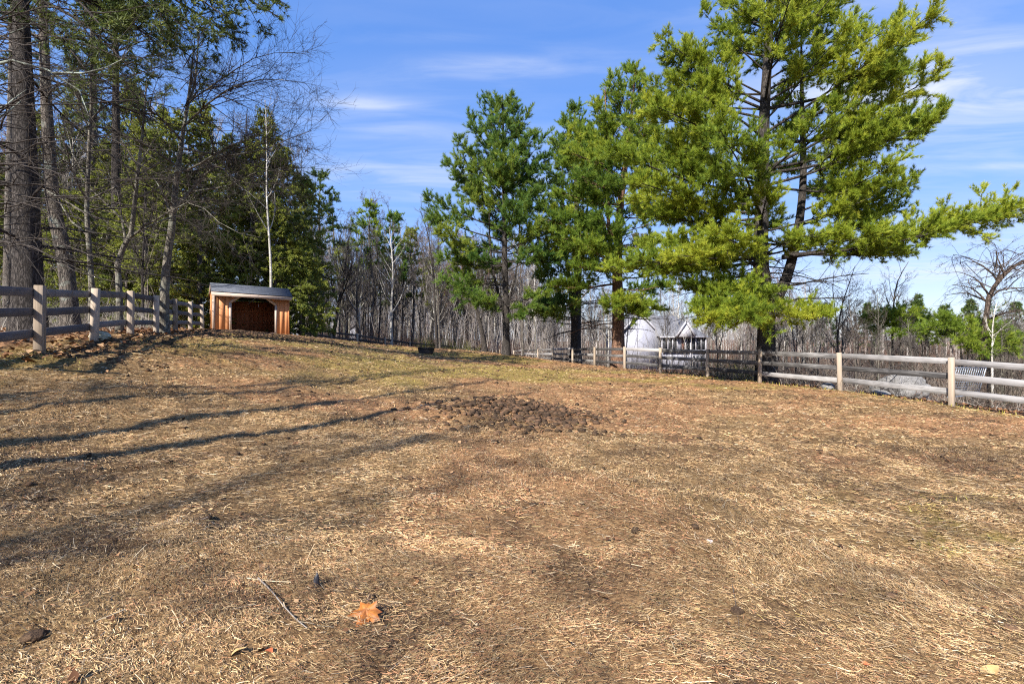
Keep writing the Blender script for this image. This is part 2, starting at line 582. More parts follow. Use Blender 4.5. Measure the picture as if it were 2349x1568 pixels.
def zones(x, y):
    """red soil, moss, dark manure, litter weights at x, y"""
    n1 = fbm(x / 3.1 + 40, y / 3.1 + 11, 4)
    n2 = fbm(x / 1.3 + 7, y / 1.3 + 71, 4)
    n3 = fbm(x / .55 + 3, y / .55 + 31, 3)
    fr, fl, bk = fence_side_right(x, y), fence_side_left(x, y), back_side(x, y)
    red = sstep(.44, .60, n1 + .10 * sstep(5, 10, y) + .07 * np.exp(-((x - 6) / 6.0) ** 2 - ((y - 12) / 6) ** 2) - .05) * (0.45 + .55 * sstep(3, 7, y))
    moss = sstep(.45, .62, fbm(x / 4 + 90, y / 2.2 + 5, 4) + .10 * np.exp(-((x + 4.5) / 6) ** 2 - ((y - 19) / 5.0) ** 2) - .05) * sstep(9, 13, y) * .8
    moss = np.maximum(moss, .95 * np.exp(-((fr - .1) / .45) ** 2) * sstep(.35, .6, n2 + .12))
    moss = np.maximum(moss, .9 * np.exp(-((fl + .35) / .8) ** 2) * sstep(.42, .58, n2) * sstep(16, 8, y))
    moss = np.maximum(moss, .95 * np.exp(-((x + 7.9) / .7) ** 2 - ((y - 7.4) / .9) ** 2))
    moss = np.maximum(moss, .8 * np.exp(-((x - 4.5) / 2.0) ** 2 - ((y - 4.0) / 1.0) ** 2) * sstep(.5, .65, n3))
    dark = .55 * sstep(.54, .68, n2 * .4 + n3 * .6)
    dark = np.maximum(dark, .85 * sstep(.46, .6, n3) * np.exp(-((x + 2.6) / .8) ** 2 - ((y - 3.1) / .9) ** 2))
    dark = np.maximum(dark, sstep(.48, .6, n2 + .35 * np.exp(-((x - .0) / 1.1) ** 2 - ((y - 9.4) / 1.2) ** 2) - .12 + .0 * x) * np.exp(-((x - .1) / 1.8) ** 2 - ((y - 9.4) / 1.8) ** 2))
    dark = np.maximum(dark, .9 * sstep(.40, .58, n3) * np.exp(-((x + 11.3) / 2.6) ** 2 - ((y - 20.6) / 2.6) ** 2))
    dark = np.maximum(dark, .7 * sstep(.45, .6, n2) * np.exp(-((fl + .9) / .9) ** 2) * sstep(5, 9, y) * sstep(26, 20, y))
    dark = np.maximum(dark, sstep(.42, .62, n3 * .6 + n2 * .4) * .65 * np.exp(-((x - 5.5) / 3.0) ** 2 - ((y - 6) / 2.4) ** 2))
    out = np.maximum.reduce([sstep(-.1, .9, fr + .5 * (n2 - .5)), sstep(.2, 1.2, fl + .6 * (n2 - .5)), sstep(-.3, .6, bk)])
    out = np.where((y > -14), out, sstep(0, 1, fl))
    return red, moss, dark, out


def build_ground():
    xs = np.concatenate([-np.geomspace(900, 17, 40), np.arange(-16.5, 13.5, 0.075), np.geomspace(14, 900, 40)])
    ys = np.concatenate([-np.geomspace(300, 4, 22), np.arange(-3.5, 1.6, .3), np.arange(1.7, 14, 0.06), np.arange(14.05, 38, 0.13), np.geomspace(38.5, 1500, 70)])
    X, Y = np.meshgrid(xs, ys)
    Z = gz(X, Y)
    near = sstep(48, 30, np.hypot(X, Y))
    # lumpy trodden surface
    Z = Z + near * (0.11 * (fbm(X / 1.1, Y / 1.1, 3) - .5) + 0.075 * (fbm(X / .28 + 4, Y / .28, 3) - .5) + .03 * (vnoise(X / .09, Y / .09) - .5))
    red, moss, dark, out = zones(X, Y)
    Z += near * .17 * np.exp(-((X - .1) / 1.5) ** 2 - ((Y - 9.4) / 1.5) ** 2) * (fbm(X / .3, Y / .3, 3))
    Z += near * .10 * np.exp(-((X + 11.5) / 2.4) ** 2 - ((Y - 21.0) / 1.7) ** 2)
    V = np.stack([X, Y, Z], -1).reshape(-1, 3)
    nx, ny = len(xs), len(ys)
    i = (np.arange(ny - 1)[:, None] * nx + np.arange(nx - 1)[None]).ravel()
    q = np.stack([i, i + 1, i + nx + 1, i + nx], 1)
    m, nt, o = new_mat("paddock_ground")
    z = N(nt, "ShaderNodeAttribute", attribute_name="zone")
    sep = N(nt, "ShaderNodeSeparateColor")
    nt.links.new(z.outputs["Color"], sep.inputs[0])
    litter = attr(nt, "litter")
    v = coords(nt)
    fine = noise(nt, v, 26, 6, 0.75, 0.4)
    fine2 = noise(nt, coords(nt, (1, 2.2, 1)), 9, 6, 0.7, 0.8)
    mott = math_(nt, "ADD", math_(nt, "MULTIPLY", fine, 0.6), math_(nt, "MULTIPLY", fine2, 0.4))
    straw = ramp(nt, mott, [(0.34, (0.032, 0.019, 0.010)), (0.46, (0.16, 0.097, 0.046)), (0.56, (0.31, 0.20, 0.092)), (0.68, (0.47, 0.33, 0.165))])
    redc = ramp(nt, mott, [(0.34, (0.06, 0.032, 0.016)), (0.5, (0.29, 0.16, 0.075)), (0.68, (0.49, 0.31, 0.155))])
    mossc = ramp(nt, mott, [(0.34, (0.07, 0.05, 0.013)), (0.5, (0.265, 0.195, 0.055)), (0.68, (0.44, 0.335, 0.11))])
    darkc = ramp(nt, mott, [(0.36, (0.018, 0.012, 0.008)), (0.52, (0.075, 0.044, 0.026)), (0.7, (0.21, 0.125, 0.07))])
    litc = ramp(nt, mott, [(0.34, (0.03, 0.018, 0.012)), (0.5, (0.14, 0.075, 0.042)), (0.68, (0.30, 0.185, 0.11))])
    c = mixc(nt, sep.outputs[0], straw, redc)
    c = mixc(nt, sep.outputs[1], c, mossc)
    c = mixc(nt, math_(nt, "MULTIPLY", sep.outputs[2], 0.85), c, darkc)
    c = mixc(nt, litter, c, litc)
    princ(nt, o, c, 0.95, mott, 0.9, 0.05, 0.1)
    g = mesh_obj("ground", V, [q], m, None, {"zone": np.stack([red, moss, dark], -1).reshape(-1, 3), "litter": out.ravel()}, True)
    tag(g, "uneven straw covered paddock ground with mossy and bare brown patches", "ground", kind="structure")


def surf(x, y):
    """height of the lumpy surface, for things that lie on it"""
    near = sstep(48, 30, np.hypot(x, y))
    Z = gz(x, y) + near * (0.11 * (fbm(x / 1.1, y / 1.1, 3) - .5) + 0.075 * (fbm(x / .28 + 4, y / .28, 3) - .5))
    Z = Z + near * .17 * np.exp(-((x - .1) / 1.5) ** 2 - ((y - 9.4) / 1.5) ** 2) * (fbm(x / .3, y / .3, 3))
    Z = Z + near * .10 * np.exp(-((x + 11.5) / 2.4) ** 2 - ((y - 21.0) / 1.7) ** 2)
    return Z


# ------------------------------------------------------------------ scattered stuff on the ground
def blades(x, y, L, w, tone, lift, rng, curl=0.25, az=None):
    n = len(x)
    z = surf(x, y)
    a = rng.uniform(0, 2 * math.pi, n) if az is None else az
    d = np.stack([np.cos(a), np.sin(a), rng.normal(0, .16, n)], -1)
    side = np.stack([-np.sin(a), np.cos(a), rng.normal(0, .6, n)], -1)
    side = norm(side) * (w / 2)[:, None]
    c = np.stack([x, y, z + lift], -1)
    bend = np.stack([-np.sin(a), np.cos(a), rng.normal(.1, .25, n)], -1) * (L * rng.normal(0, curl, n))[:, None]
    p0, p1, p2 = c - d * (L / 2)[:, None], c + bend * .5, c + d * (L / 2)[:, None]
    V = np.stack([p0 - side, p0 + side, p1 - side, p1 + side, p2 - side, p2 + side], 1).reshape(-1, 3)
    i = np.arange(n)[:, None] * 6
    q = np.concatenate([i + np.array([0, 1, 3, 2]), i + np.array([2, 3, 5, 4])], 0)
    return V, q, np.repeat(tone, 6, 0)


PAL = np.array([(.57, .415, .225), (.46, .31, .15), (.37, .235, .108), (.24, .145, .068), (.10, .06, .033), (.29, .225, .095), (.36, .18, .088), (.62, .51, .35)])


def straw_tone(x, y, rng):
    n = len(x)
    red, moss, dark, out = zones(x, y)
    w = np.array([.15, .24, .24, .16, .08, .05, .06, .02])
    k = rng.choice(len(PAL), n, p=w / w.sum())
    t = PAL[k]
    u = rng.random((n, 1))
    t = np.where(u < (red * .36)[:, None], np.array([.40, .20, .10]) * rng.uniform(.6, 1.3, (n, 1)), t)
    t = np.where(u < (moss * .45)[:, None], np.array([.36, .27, .085]) * rng.uniform(.6, 1.3, (n, 1)), t)
    t = np.where((u > .3) & (u < .3 + (dark * .6)[:, None]), np.array([.095, .058, .034]) * rng.uniform(.5, 1.6, (n, 1)), t)
    mat = .52 + 1.0 * sstep(.2, .8, fbm(x / .33 + 14, y / .33 + 77, 4))
    return np.clip(t * rng.uniform(.8, 1.2, (n, 1)) * mat[:, None], 0, .9)


def in_view(n, y0, y1, rng, marg=1.6, p=1.0):
    """random points of the wedge the camera sees between two distances, wider by a margin on each side"""
    u = rng.random(n)
    y = (y0 ** (1 + p) + u * (y1 ** (1 + p) - y0 ** (1 + p))) ** (1 / (1 + p))
    x = rng.uniform(-1, 1, n) * (1.06 * y + marg)
    return x, y


def build_straw():
    rng = np.random.default_rng(3)
    Vs, Qs, Ts, off = [], [], [], 0
    for (n, y0, y1, l0, l1, w0, w1, p) in ((330000, 1.6, 3.7, .010, .05, .0012, .0027, .6), (280000, 3.5, 7.5, .018, .07, .0020, .0045, .6),
                                        (200000, 7.2, 15, .03, .10, .004, .008, .7), (120000, 14.5, 37, .05, .15, .008, .017, .6), (3200, 1.7, 8, .08, .22, .002, .0042, .5)):
        x, y = in_view(n, y0, y1, rng, p=p)
        keep = (fence_side_left(x, y) < .3) & (fence_side_right(x, y) < .1) & (back_side(x, y) < 0)
        red, moss, dark, out = zones(x, y)
        # straw lies in drifts with barer, darker ground between
        dens = .55 + .45 * sstep(.36, .58, fbm(x / .5 + 60, y / .5 + 20, 3)) - .25 * dark
        keep &= rng.random(n) < dens
        x, y = x[keep], y[keep]
        m = len(x)
        flow = 2.5 + 2.4 * (fbm(x / 2.2, y / 2.2, 2) - .5) * 2
        az = np.where(rng.random(m) < .62, flow + rng.normal(0, .42, m), rng.uniform(0, 6.28, m))
        L = rng.uniform(0, 1, m) ** 1.6 * (l1 - l0) + l0
        tone = straw_tone(x, y, rng)
        if n < 5000:
            tone = tone * .5 + np.array([.36, .3, .2])
        V, q, t = blades(x, y, L, rng.uniform(w0, w1, m), tone, rng.uniform(.0, 1, m) ** 2 * .032 + .002, rng, .09, az)
        Vs.append(V), Qs.append(q + off), Ts.append(t)
        off += len(V)
    o = mesh_obj("straw", np.concatenate(Vs), [np.concatenate(Qs)], M["straw"], None, {"tone": np.concatenate(Ts)})
    tag(o, "dry straw and hay scattered thickly over the paddock ground", "straw", kind="stuff")
    # green grass tips: along the right fence foot and in a few thin patches
    x, y = in_view(60000, 3, 34, rng)
    red, moss, dark, out = zones(x, y)
    fr, fl = fence_side_right(x, y), fence_side_left(x, y)
    keep = ((np.abs(fr - .15) < .5) | (moss > .35) & (fr < 0)) & (rng.random(len(x)) < moss * .8 + .35 * (np.abs(fr - .15) < .4)) & (fl < .3)
    x, y = x[keep], y[keep]
    n = len(x)
    h = rng.uniform(.02, .06, n) + .09 * (np.abs(fence_side_right(x, y) - .2) < .35) * rng.random(n)
    z = surf(x, y)
    a = rng.uniform(0, 6.28, n)
    w = rng.uniform(.003, .006, n) * (1 + y / 14)
    b = np.stack([x, y, z - .005], -1)
    s = np.stack([np.cos(a), np.sin(a), 0 * a], -1) * w[:, None]
    tip = b + np.stack([rng.normal(0, .4, n) * h, rng.normal(0, .4, n) * h, h], -1)
    V = np.stack([b - s, b + s, tip], 1).reshape(-1, 3)
    gcol = np.array([.22, .215, .045]) * rng.uniform(.55, 1.5, (n, 1)) + np.array([.10, .06, .01]) * rng.random((n, 1))
    o = mesh_obj("grass", V, [np.arange(3 * n).reshape(-1, 3)], M["straw"], None, {"tone": np.repeat(gcol, 3, 0)})
    tag(o, "thin yellow green grass and moss growing along the fence foot", "grass", kind="stuff")


def ico():
    t = (1 + 5 ** .5) / 2
    V = norm(np.array([(-1, t, 0), (1, t, 0), (-1, -t, 0), (1, -t, 0), (0, -1, t), (0, 1, t), (0, -1, -t), (0, 1, -t), (t, 0, -1), (t, 0, 1), (-t, 0, -1), (-t, 0, 1)], float))
    Fc = np.array([(0, 11, 5), (0, 5, 1), (0, 1, 7), (0, 7, 10), (0, 10, 11), (1, 5, 9), (5, 11, 4), (11, 10, 2), (10, 7, 6), (7, 1, 8), (3, 9, 4), (3, 4, 2), (3, 2, 6), (3, 6, 8), (3, 8, 9), (4, 9, 5), (2, 4, 11), (6, 2, 10), (8, 6, 7), (9, 8, 1)])
    return V, Fc


def build_clods():
    rng = np.random.default_rng(8)
    V0, F0 = ico()
    x1, y1 = in_view(34000, 1.8, 34, rng, p=.75)
    red, moss, dark, out = zones(x1, y1)
    k = (rng.random(len(x1)) < .05 + .05 * (y1 > 9) + dark * .40) & (fence_side_left(x1, y1) < .2) & (fence_side_right(x1, y1) < 0) & (back_side(x1, y1) < -1)
    x1, y1 = x1[k], y1[k]
    s1 = rng.uniform(.009, .03, len(x1)) * (1 + .045 * y1)
    x2, y2 = rng.normal(-11.3, 1.7, 3600), rng.normal(21.0, 1.5, 3600)          # heap before the shed
    k = (y2 < 24.4 + (x2 + 14.9) * .55) & (fence_side_left(x2, y2) < .1)
    x2, y2 = x2[k], y2[k]
    s2 = rng.uniform(.02, .06, len(x2))
    x3, y3 = rng.normal(.15, .75, 1100), rng.normal(9.3, .8, 1100)
    s3 = rng.uniform(.015, .065, len(x3))
    t4 = rng.uniform(0, 13, 2200)                                                # along the left fence
    d4 = np.abs(rng.normal(.5, .7, 2200))
    x4, y4 = -8.4 - .387 * t4 + .92 * d4, 8.2 + .922 * t4 + .387 * d4
    s4 = rng.uniform(.014, .05, 2200)
    x, y, s = np.concatenate([x1, x2, x3, x4]), np.concatenate([y1, y2, y3, y4]), np.concatenate([s1, s2, s3, s4])
    n = len(x)
    sc = np.stack([s * rng.uniform(.7, 1.6, n), s * rng.uniform(.7, 1.4, n), s * rng.uniform(.4, .8, n)], -1)
    a = rng.uniform(0, 6.28, n)
    P = V0[None] * (1 + rng.normal(0, .2, (n, 12, 1))) * sc[:, None]
    Q = np.stack([P[..., 0] * np.cos(a)[:, None] - P[..., 1] * np.sin(a)[:, None], P[..., 0] * np.sin(a)[:, None] + P[..., 1] * np.cos(a)[:, None], P[..., 2]], -1)
    Q += np.stack([x, y, surf(x, y) + s * .25], -1)[:, None]
    f = (np.arange(n)[:, None, None] * 12 + F0[None]).reshape(-1, 3)
    o = mesh_obj("manure_clods", Q.reshape(-1, 3), [f], M["clod"], None, {"tint": np.repeat(rng.random(n) ** 1.5, 12)})
    tag(o, "dark clods of dung and wet mulch strewn over the paddock", "clods", kind="stuff")


def leaf_scatter(name, x, y, s, tint, label, rng, lift=.02):
    n = len(x)
    z = surf(x, y) + lift * rng.random(n)
    a = rng.uniform(0, 6.28, n)
    u = np.stack([np.cos(a), np.sin(a), rng.normal(0, .35, n)], -1) * s[:, None]
    v = np.stack([-np.sin(a), np.cos(a), rng.normal(0, .35, n)], -1) * (s * rng.uniform(.45, .8, n))[:, None]
    c = np.stack([x, y, z + .006], -1)
    up = np.zeros((n, 3))
    up[:, 2] = s * rng.uniform(-.1, .5, n)
    V = np.stack([c - u, c - v * .9 + up, c + u * 1.1, c + v + up, c], 1).reshape(-1, 3)
    i = np.arange(n)[:, None] * 5
    f = np.concatenate([i + np.array(k) for k in ([0, 1, 4], [1, 2, 4], [2, 3, 4], [3, 0, 4])], 0)
    o = mesh_obj(name, V, [f], M["dry_leaf"], None, {"tint": np.repeat(tint, 5)})
    tag(o, label, "leaf litter", kind="stuff")


def build_leaf_litter():
    rng = np.random.default_rng(21)
    x, y = in_view(4200, 1.8, 30, rng, p=.5)
    k = (fence_side_left(x, y) < 0) & (fence_side_right(x, y) < 0) & (back_side(x, y) < -1)
    x, y = x[k], y[k]
    leaf_scatter("dry_leaves", x, y, rng.uniform(.010, .032, len(x)) * (1 + .03 * y), rng.random(len(x)) ** 1.3, "small tan and brown dry leaves lying among the straw", rng)
    n = 26000
    x, y = rng.uniform(-30, -7.4, n), rng.uniform(5, 34, n)
    fl = fence_side_left(x, y)
    k = (fl > -.6) & (rng.random(n) < np.exp(-np.maximum(fl - 2, 0) / 5))
    x, y = x[k], y[k]
    leaf_scatter("fallen_leaves", x, y, rng.uniform(.03, .08, len(x)), rng.random(len(x)), "rust brown fallen leaves covering the wood floor behind the left fence", rng, .06)
    n = 26000
    x, y = rng.uniform(3, 34, n), rng.uniform(8, 40, n)
    fr = fence_side_right(x, y)
    k = (fr > .15) & (rng.random(n) < np.exp(-np.maximum(fr - 3, 0) / 6))
    x, y = x[k], y[k]
    leaf_scatter("leaf_litter", x, y, rng.uniform(.03, .08, len(x)), rng.random(len(x)) * .7, "brown leaf litter under the brush beyond the right fence", rng, .06)


# ------------------------------------------------------------------ tree growing
def grow(P, R, counts, tr, ang, lenf, K, up, wig, rr, rng, flat=1.0, rmin=0.003, tpow=1.0):
    """children of polylines P (N,K0,3); counts per parent; returns P2, R2, parent index, t"""
    Np, K0, _ = P.shape
    idx = np.repeat(np.arange(Np), counts)
    m = len(idx)
    t = tr[0] + (tr[1] - tr[0]) * rng.random(m) ** tpow
    f = t * (K0 - 1)
    i = np.minimum(f.astype(int), K0 - 2)
    fr = (f - i)[:, None]
    pos = P[idx, i] * (1 - fr) + P[idx, i + 1] * fr
    tan = norm(P[idx, i + 1] - P[idx, i])
    rad = R[idx, i] * (1 - fr[:, 0]) + R[idx, i + 1] * fr[:, 0]
    a = rng.normal(0, 1, (m, 3))
    a[:, 2] *= flat
    per = norm(a - (a * tan).sum(1, keepdims=True) * tan)
    th = rng.uniform(ang[0], ang[1], m)[:, None]
    d = tan * np.cos(th) + per * np.sin(th)
    L = lenf(idx, t)
    Q = np.empty((m, K, 3))
    Q[:, 0] = pos
    st = (L / (K - 1))[:, None]
    for k in range(1, K):
        d = norm(d + np.array([0, 0, up / (K - 1)]) + wig * rng.normal(0, 1, (m, 3)) / math.sqrt(K - 1))
        Q[:, k] = Q[:, k - 1] + d * st
    R0 = np.maximum(np.minimum(rad * rr, .02 * L + rmin), rmin)
    u = np.linspace(0, 1, K)[None]
    R2 = R0[:, None] * (1 - .8 * u)
    return Q, R2, idx, t


def curve_pts(ctrl, K):
    """smooth polyline through control points"""
    c = np.asarray(ctrl, float)
    n = len(c)
    d = np.r_[0, np.cumsum(np.linalg.norm(np.diff(c, axis=0), axis=1))]
    u = np.linspace(0, d[-1], K)
    if n == 2:
        return np.stack([np.interp(u, d, c[:, k]) for k in range(3)], 1)
    m = np.gradient(c, d, axis=0)
    i = np.clip(np.searchsorted(d, u, side="right") - 1, 0, n - 2)
    h = (d[i + 1] - d[i])[:, None]
    s = ((u - d[i])[:, None]) / h
    return (2 * s**3 - 3 * s**2 + 1) * c[i] + (s**3 - 2 * s**2 + s) * h * m[i] + (-2 * s**3 + 3 * s**2) * c[i + 1] + (s**3 - s**2) * h * m[i + 1]


class Wood:
    """gathers tubes of one tree into one mesh"""
    def __init__(s):
        s.V, s.Q, s.n = [], [], 0

    def add(s, P, R, sides):
        if len(P) == 0:
            return
        V, q = tubes(np.asarray(P, float), np.asarray(R, float), sides)
        s.V.append(V)
        s.Q.append(q + s.n)
        s.n += len(V)

    def build(s, name, mat, parent, origin=(0, 0, 0), rng=None):
        V = np.concatenate(s.V) - np.asarray(origin)
        t = (rng or RNG).random(1)[0]
        tint = np.clip(.5 + .35 * np.sin(np.arange(len(V)) // 40 * 1.7 + 6 * t), 0, 1)
        return mesh_obj(name, V, [np.concatenate(s.Q)], mat, parent, {"tint": tint}, True)


def needles(P, D, nn, nl, nw, rng, tint, spread=.75, droop=0.0):
    """tufts at P with axes D -> triangles"""
    m = len(P)
    p = np.repeat(P, nn, 0)
    d = norm(np.repeat(D, nn, 0) + rng.normal(0, spread, (m * nn, 3)) + np.array([0, 0, -droop]))
    l = nl * rng.uniform(.65, 1.15, m * nn)[:, None]
    s = norm(np.cross(d, rng.normal(0, 1, (m * nn, 3)))) * (nw / 2) * rng.uniform(.7, 1.2, (m * nn, 1))
    V = np.stack([p - s, p + s, p + d * l], 1).reshape(-1, 3)
    tt = np.repeat(np.clip(np.repeat(tint, nn) + rng.normal(0, .13, m * nn), 0, 1), 3)
    return V, tt


def limb_lines(S, az, L, p0, p1, rng, K=9, wig=.05):
    u = np.linspace(0, 1, K)
    h = L[:, None] * u
    z = L[:, None] * (p0[:, None] * u + (p1 - p0)[:, None] * u ** 2 / 2)
    a = az[:, None] + np.cumsum(rng.normal(0, wig, (len(L), K)), 1)
    dx = np.cumsum(np.c_[np.zeros(len(L)), np.diff(h, axis=1) * np.cos(a[:, 1:])], 1)
    dy = np.cumsum(np.c_[np.zeros(len(L)), np.diff(h, axis=1) * np.sin(a[:, 1:])], 1)
    z = z + np.cumsum(rng.normal(0, 1, (len(L), K)) * (wig * L[:, None] / K * .8), 1) * np.minimum(1, u * 3)
    return np.stack([S[:, 0:1] + dx, S[:, 1:2] + dy, S[:, 2:3] + z], -1)


def conifer(name, base, label, group, stems, limbs, fol, bark, leafmat, rng, dead=None, extra=None, cat="pine tree"):
    """stems: list of (polyline (K,3), radii (K,)); limbs: (S, az, L, p0, p1); dead: same, without needles; extra: list of polylines with needles"""
    w = Wood()
    for P, R in stems:
        w.add(P[None], R[None], 10)
    S, az, L, p0, p1 = limbs
    LP = limb_lines(S, az, L, p0, p1, rng)
    if extra:
        LP = np.concatenate([LP] + [curve_pts(e, 9)[None] for e in extra])
        L = np.r_[L, [np.linalg.norm(np.asarray(e[-1]) - np.asarray(e[0])) for e in extra]]
    u = np.linspace(0, 1, 9)[None]
    LR = (fol.get("lr", .011) * L + .008)[:, None] * (1 - .85 * u)
    w.add(LP, LR, 5)
    nsec = np.maximum(3, (L / fol["sec"]).astype(int))
    sl = np.full(len(L), fol.get("sl", .34))
    if extra:
        sl[-len(extra):] = np.where(L[-len(extra):] > 5, fol.get('exs', .3), fol.get('sl', .34))
    P2, R2, i2, t2 = grow(LP, LR, nsec, (fol.get("t0", .22), .99), (.6, 1.15), lambda i, t: np.maximum(.28, L[i] * (sl[i] * (1 - t) + .09)) * rng.uniform(.7, 1.15, len(i)),
                          5, fol.get("up", .25), .12, .6, rng, fol.get("flat", .35), .004)
    w.add(P2, R2, 3)
    L2 = np.linalg.norm(P2[:, -1] - P2[:, 0], axis=1)
    P3, R3, i3, t3 = grow(P2, R2, np.maximum(2, (L2 / fol["ter"]).astype(int)), (.15, 1.0), (.5, 1.0), lambda i, t: fol.get("tl", .26) * rng.uniform(.6, 1.4, len(i)),
                          4, fol.get("up", .25), .15, .6, rng, .7, .003)
    if fol.get("twigs", True):
        w.add(P3[:, ::3], R3[:, ::3], 3)
    if dead is not None:
        S, az, Ld, p0, p1 = dead
        DP = limb_lines(S, az, Ld, p0, p1, rng, wig=.12)
        DR = (.009 * Ld + .008)[:, None] * (1 - .8 * u)
        w.add(DP, DR, 4)
        D2, DR2, _, _ = grow(DP, DR, np.maximum(3, (Ld / .3).astype(int)), (.2, 1), (.5, 1.1), lambda i, t: Ld[i] * .32 * rng.uniform(.5, 1.2, len(i)), 4, -.1, .25, .6, rng, .6, .004)
        w.add(D2, DR2, 3)
        D3, DR3, _, _ = grow(D2, DR2, np.full(len(D2), 2), (.2, 1), (.5, 1.1), lambda i, t: .35 * rng.uniform(.5, 1.2, len(i)), 3, 0, .2, .6, rng, .8, .003)
        w.add(D3, DR3, 3)
    tp, td, tt = [], [], []
    lt = rng.normal(.5, .13, len(LP))
    def tuft(P, ts, par):
        K = P.shape[1]
        for t in ts:
            f = t * (K - 1)
            i = min(int(f), K - 2)
            q = P[:, i] + (P[:, i + 1] - P[:, i]) * (f - i)
            tp.append(q + rng.normal(0, .02, q.shape))
            td.append(norm(P[:, i + 1] - P[:, i]) + np.array([0, 0, .35]) * fol.get("tup", 1))
            tt.append(lt[par] + rng.normal(0, .12, len(q)))
    tuft(P3, fol.get("t3", (.35, .68, 1.0)), i2[i3])
    tuft(P2, fol.get("t2", (.6, .8, 1.0)), i2)
    tuft(LP, (.8, .88, .94, 1.0), np.arange(len(LP)))
    tp, td, tt = np.concatenate(tp), np.concatenate(td), np.concatenate(tt)
    NV, nt_ = needles(tp, td, fol["nn"], fol["nl"], fol["nw"], rng, tt, fol.get("spread", .75), fol.get("droop", 0))
    root = thing(name, tuple(base), label, cat, group)
    w.build("trunk", bark, root, base, rng)
    mesh_obj("crown", NV - np.asarray(base), [np.arange(len(NV)).reshape(-1, 3)], leafmat, root, {"tint": nt_})
    return root


def stem(ctrl, r0, r1=.03, K=18, wob=0.0, rng=None, flare=True):
    P = curve_pts(ctrl, K)
    if wob:
        P[1:, :2] += np.cumsum(rng.normal(0, wob, (K - 1, 2)), 0)
    u = np.linspace(0, 1, K)
    R = r1 + (r0 - r1) * (1 - u) ** .9
    if flare:
        R[0] *= 1.35
        R[1] *= 1.04
    P[0, 2] -= .25
    return P, R


def table_limbs(rng, tab, axis, Y, step, nper, pz0, pz1, tilt=1.0, lmin=.3, thin=None):
    """limbs from a table of (photo y, left extent px, right extent px); axis(z) -> trunk point; pz0/pz1: slope at foot and tip as functions of relative height"""
    tab = np.array(tab, float)
    zt = (CY - tab[:, 0]) * Y / F + EYE
    o = np.argsort(zt)
    zt, Lm, Rm = zt[o], tab[o, 1] * Y / F, tab[o, 2] * Y / F
    S, az, L, p0, p1 = [], [], [], [], []
    z = zt[0]
    while z < zt[-1]:
        h = (z - zt[0]) / (zt[-1] - zt[0])
        l, r = np.interp(z, zt, Lm), np.interp(z, zt, Rm)
        fb = .42 * (l + r)
        n = nper if h > .5 else max(4, nper - 2)
        a0 = rng.uniform(0, 6.28)
        for k in range(n):
            a = a0 + 6.283 * k / n + rng.normal(0, .28)
            e = r if math.cos(a) > 0 else l
            ln = math.sqrt((e * math.cos(a)) ** 2 + (fb * math.sin(a)) ** 2) * rng.uniform(.68, 1.06)
            ln = max(ln, lmin)
            q0, q1 = pz0(h) + rng.normal(0, .07), pz1(h) + rng.normal(0, .08)
            zs = z - ln * (q0 + (q1 - q0) / 2) * tilt + rng.normal(0, .12)
            zs = max(zs, zt[0] - .6)
            c = axis(zs)
            S.append((c[0], c[1], zs)), az.append(a), L.append(ln), p0.append(q0), p1.append(q1)
        z += step * rng.uniform(.75, 1.25) * (1.45 - .85 * h)
    return tuple(np.array(v) for v in (S, az, L, p0, p1))


def axis_of(P):
    o = np.argsort(P[:, 2])
    return lambda z: (np.interp(z, P[o, 2], P[o, 0]), np.interp(z, P[o, 2], P[o, 1]))


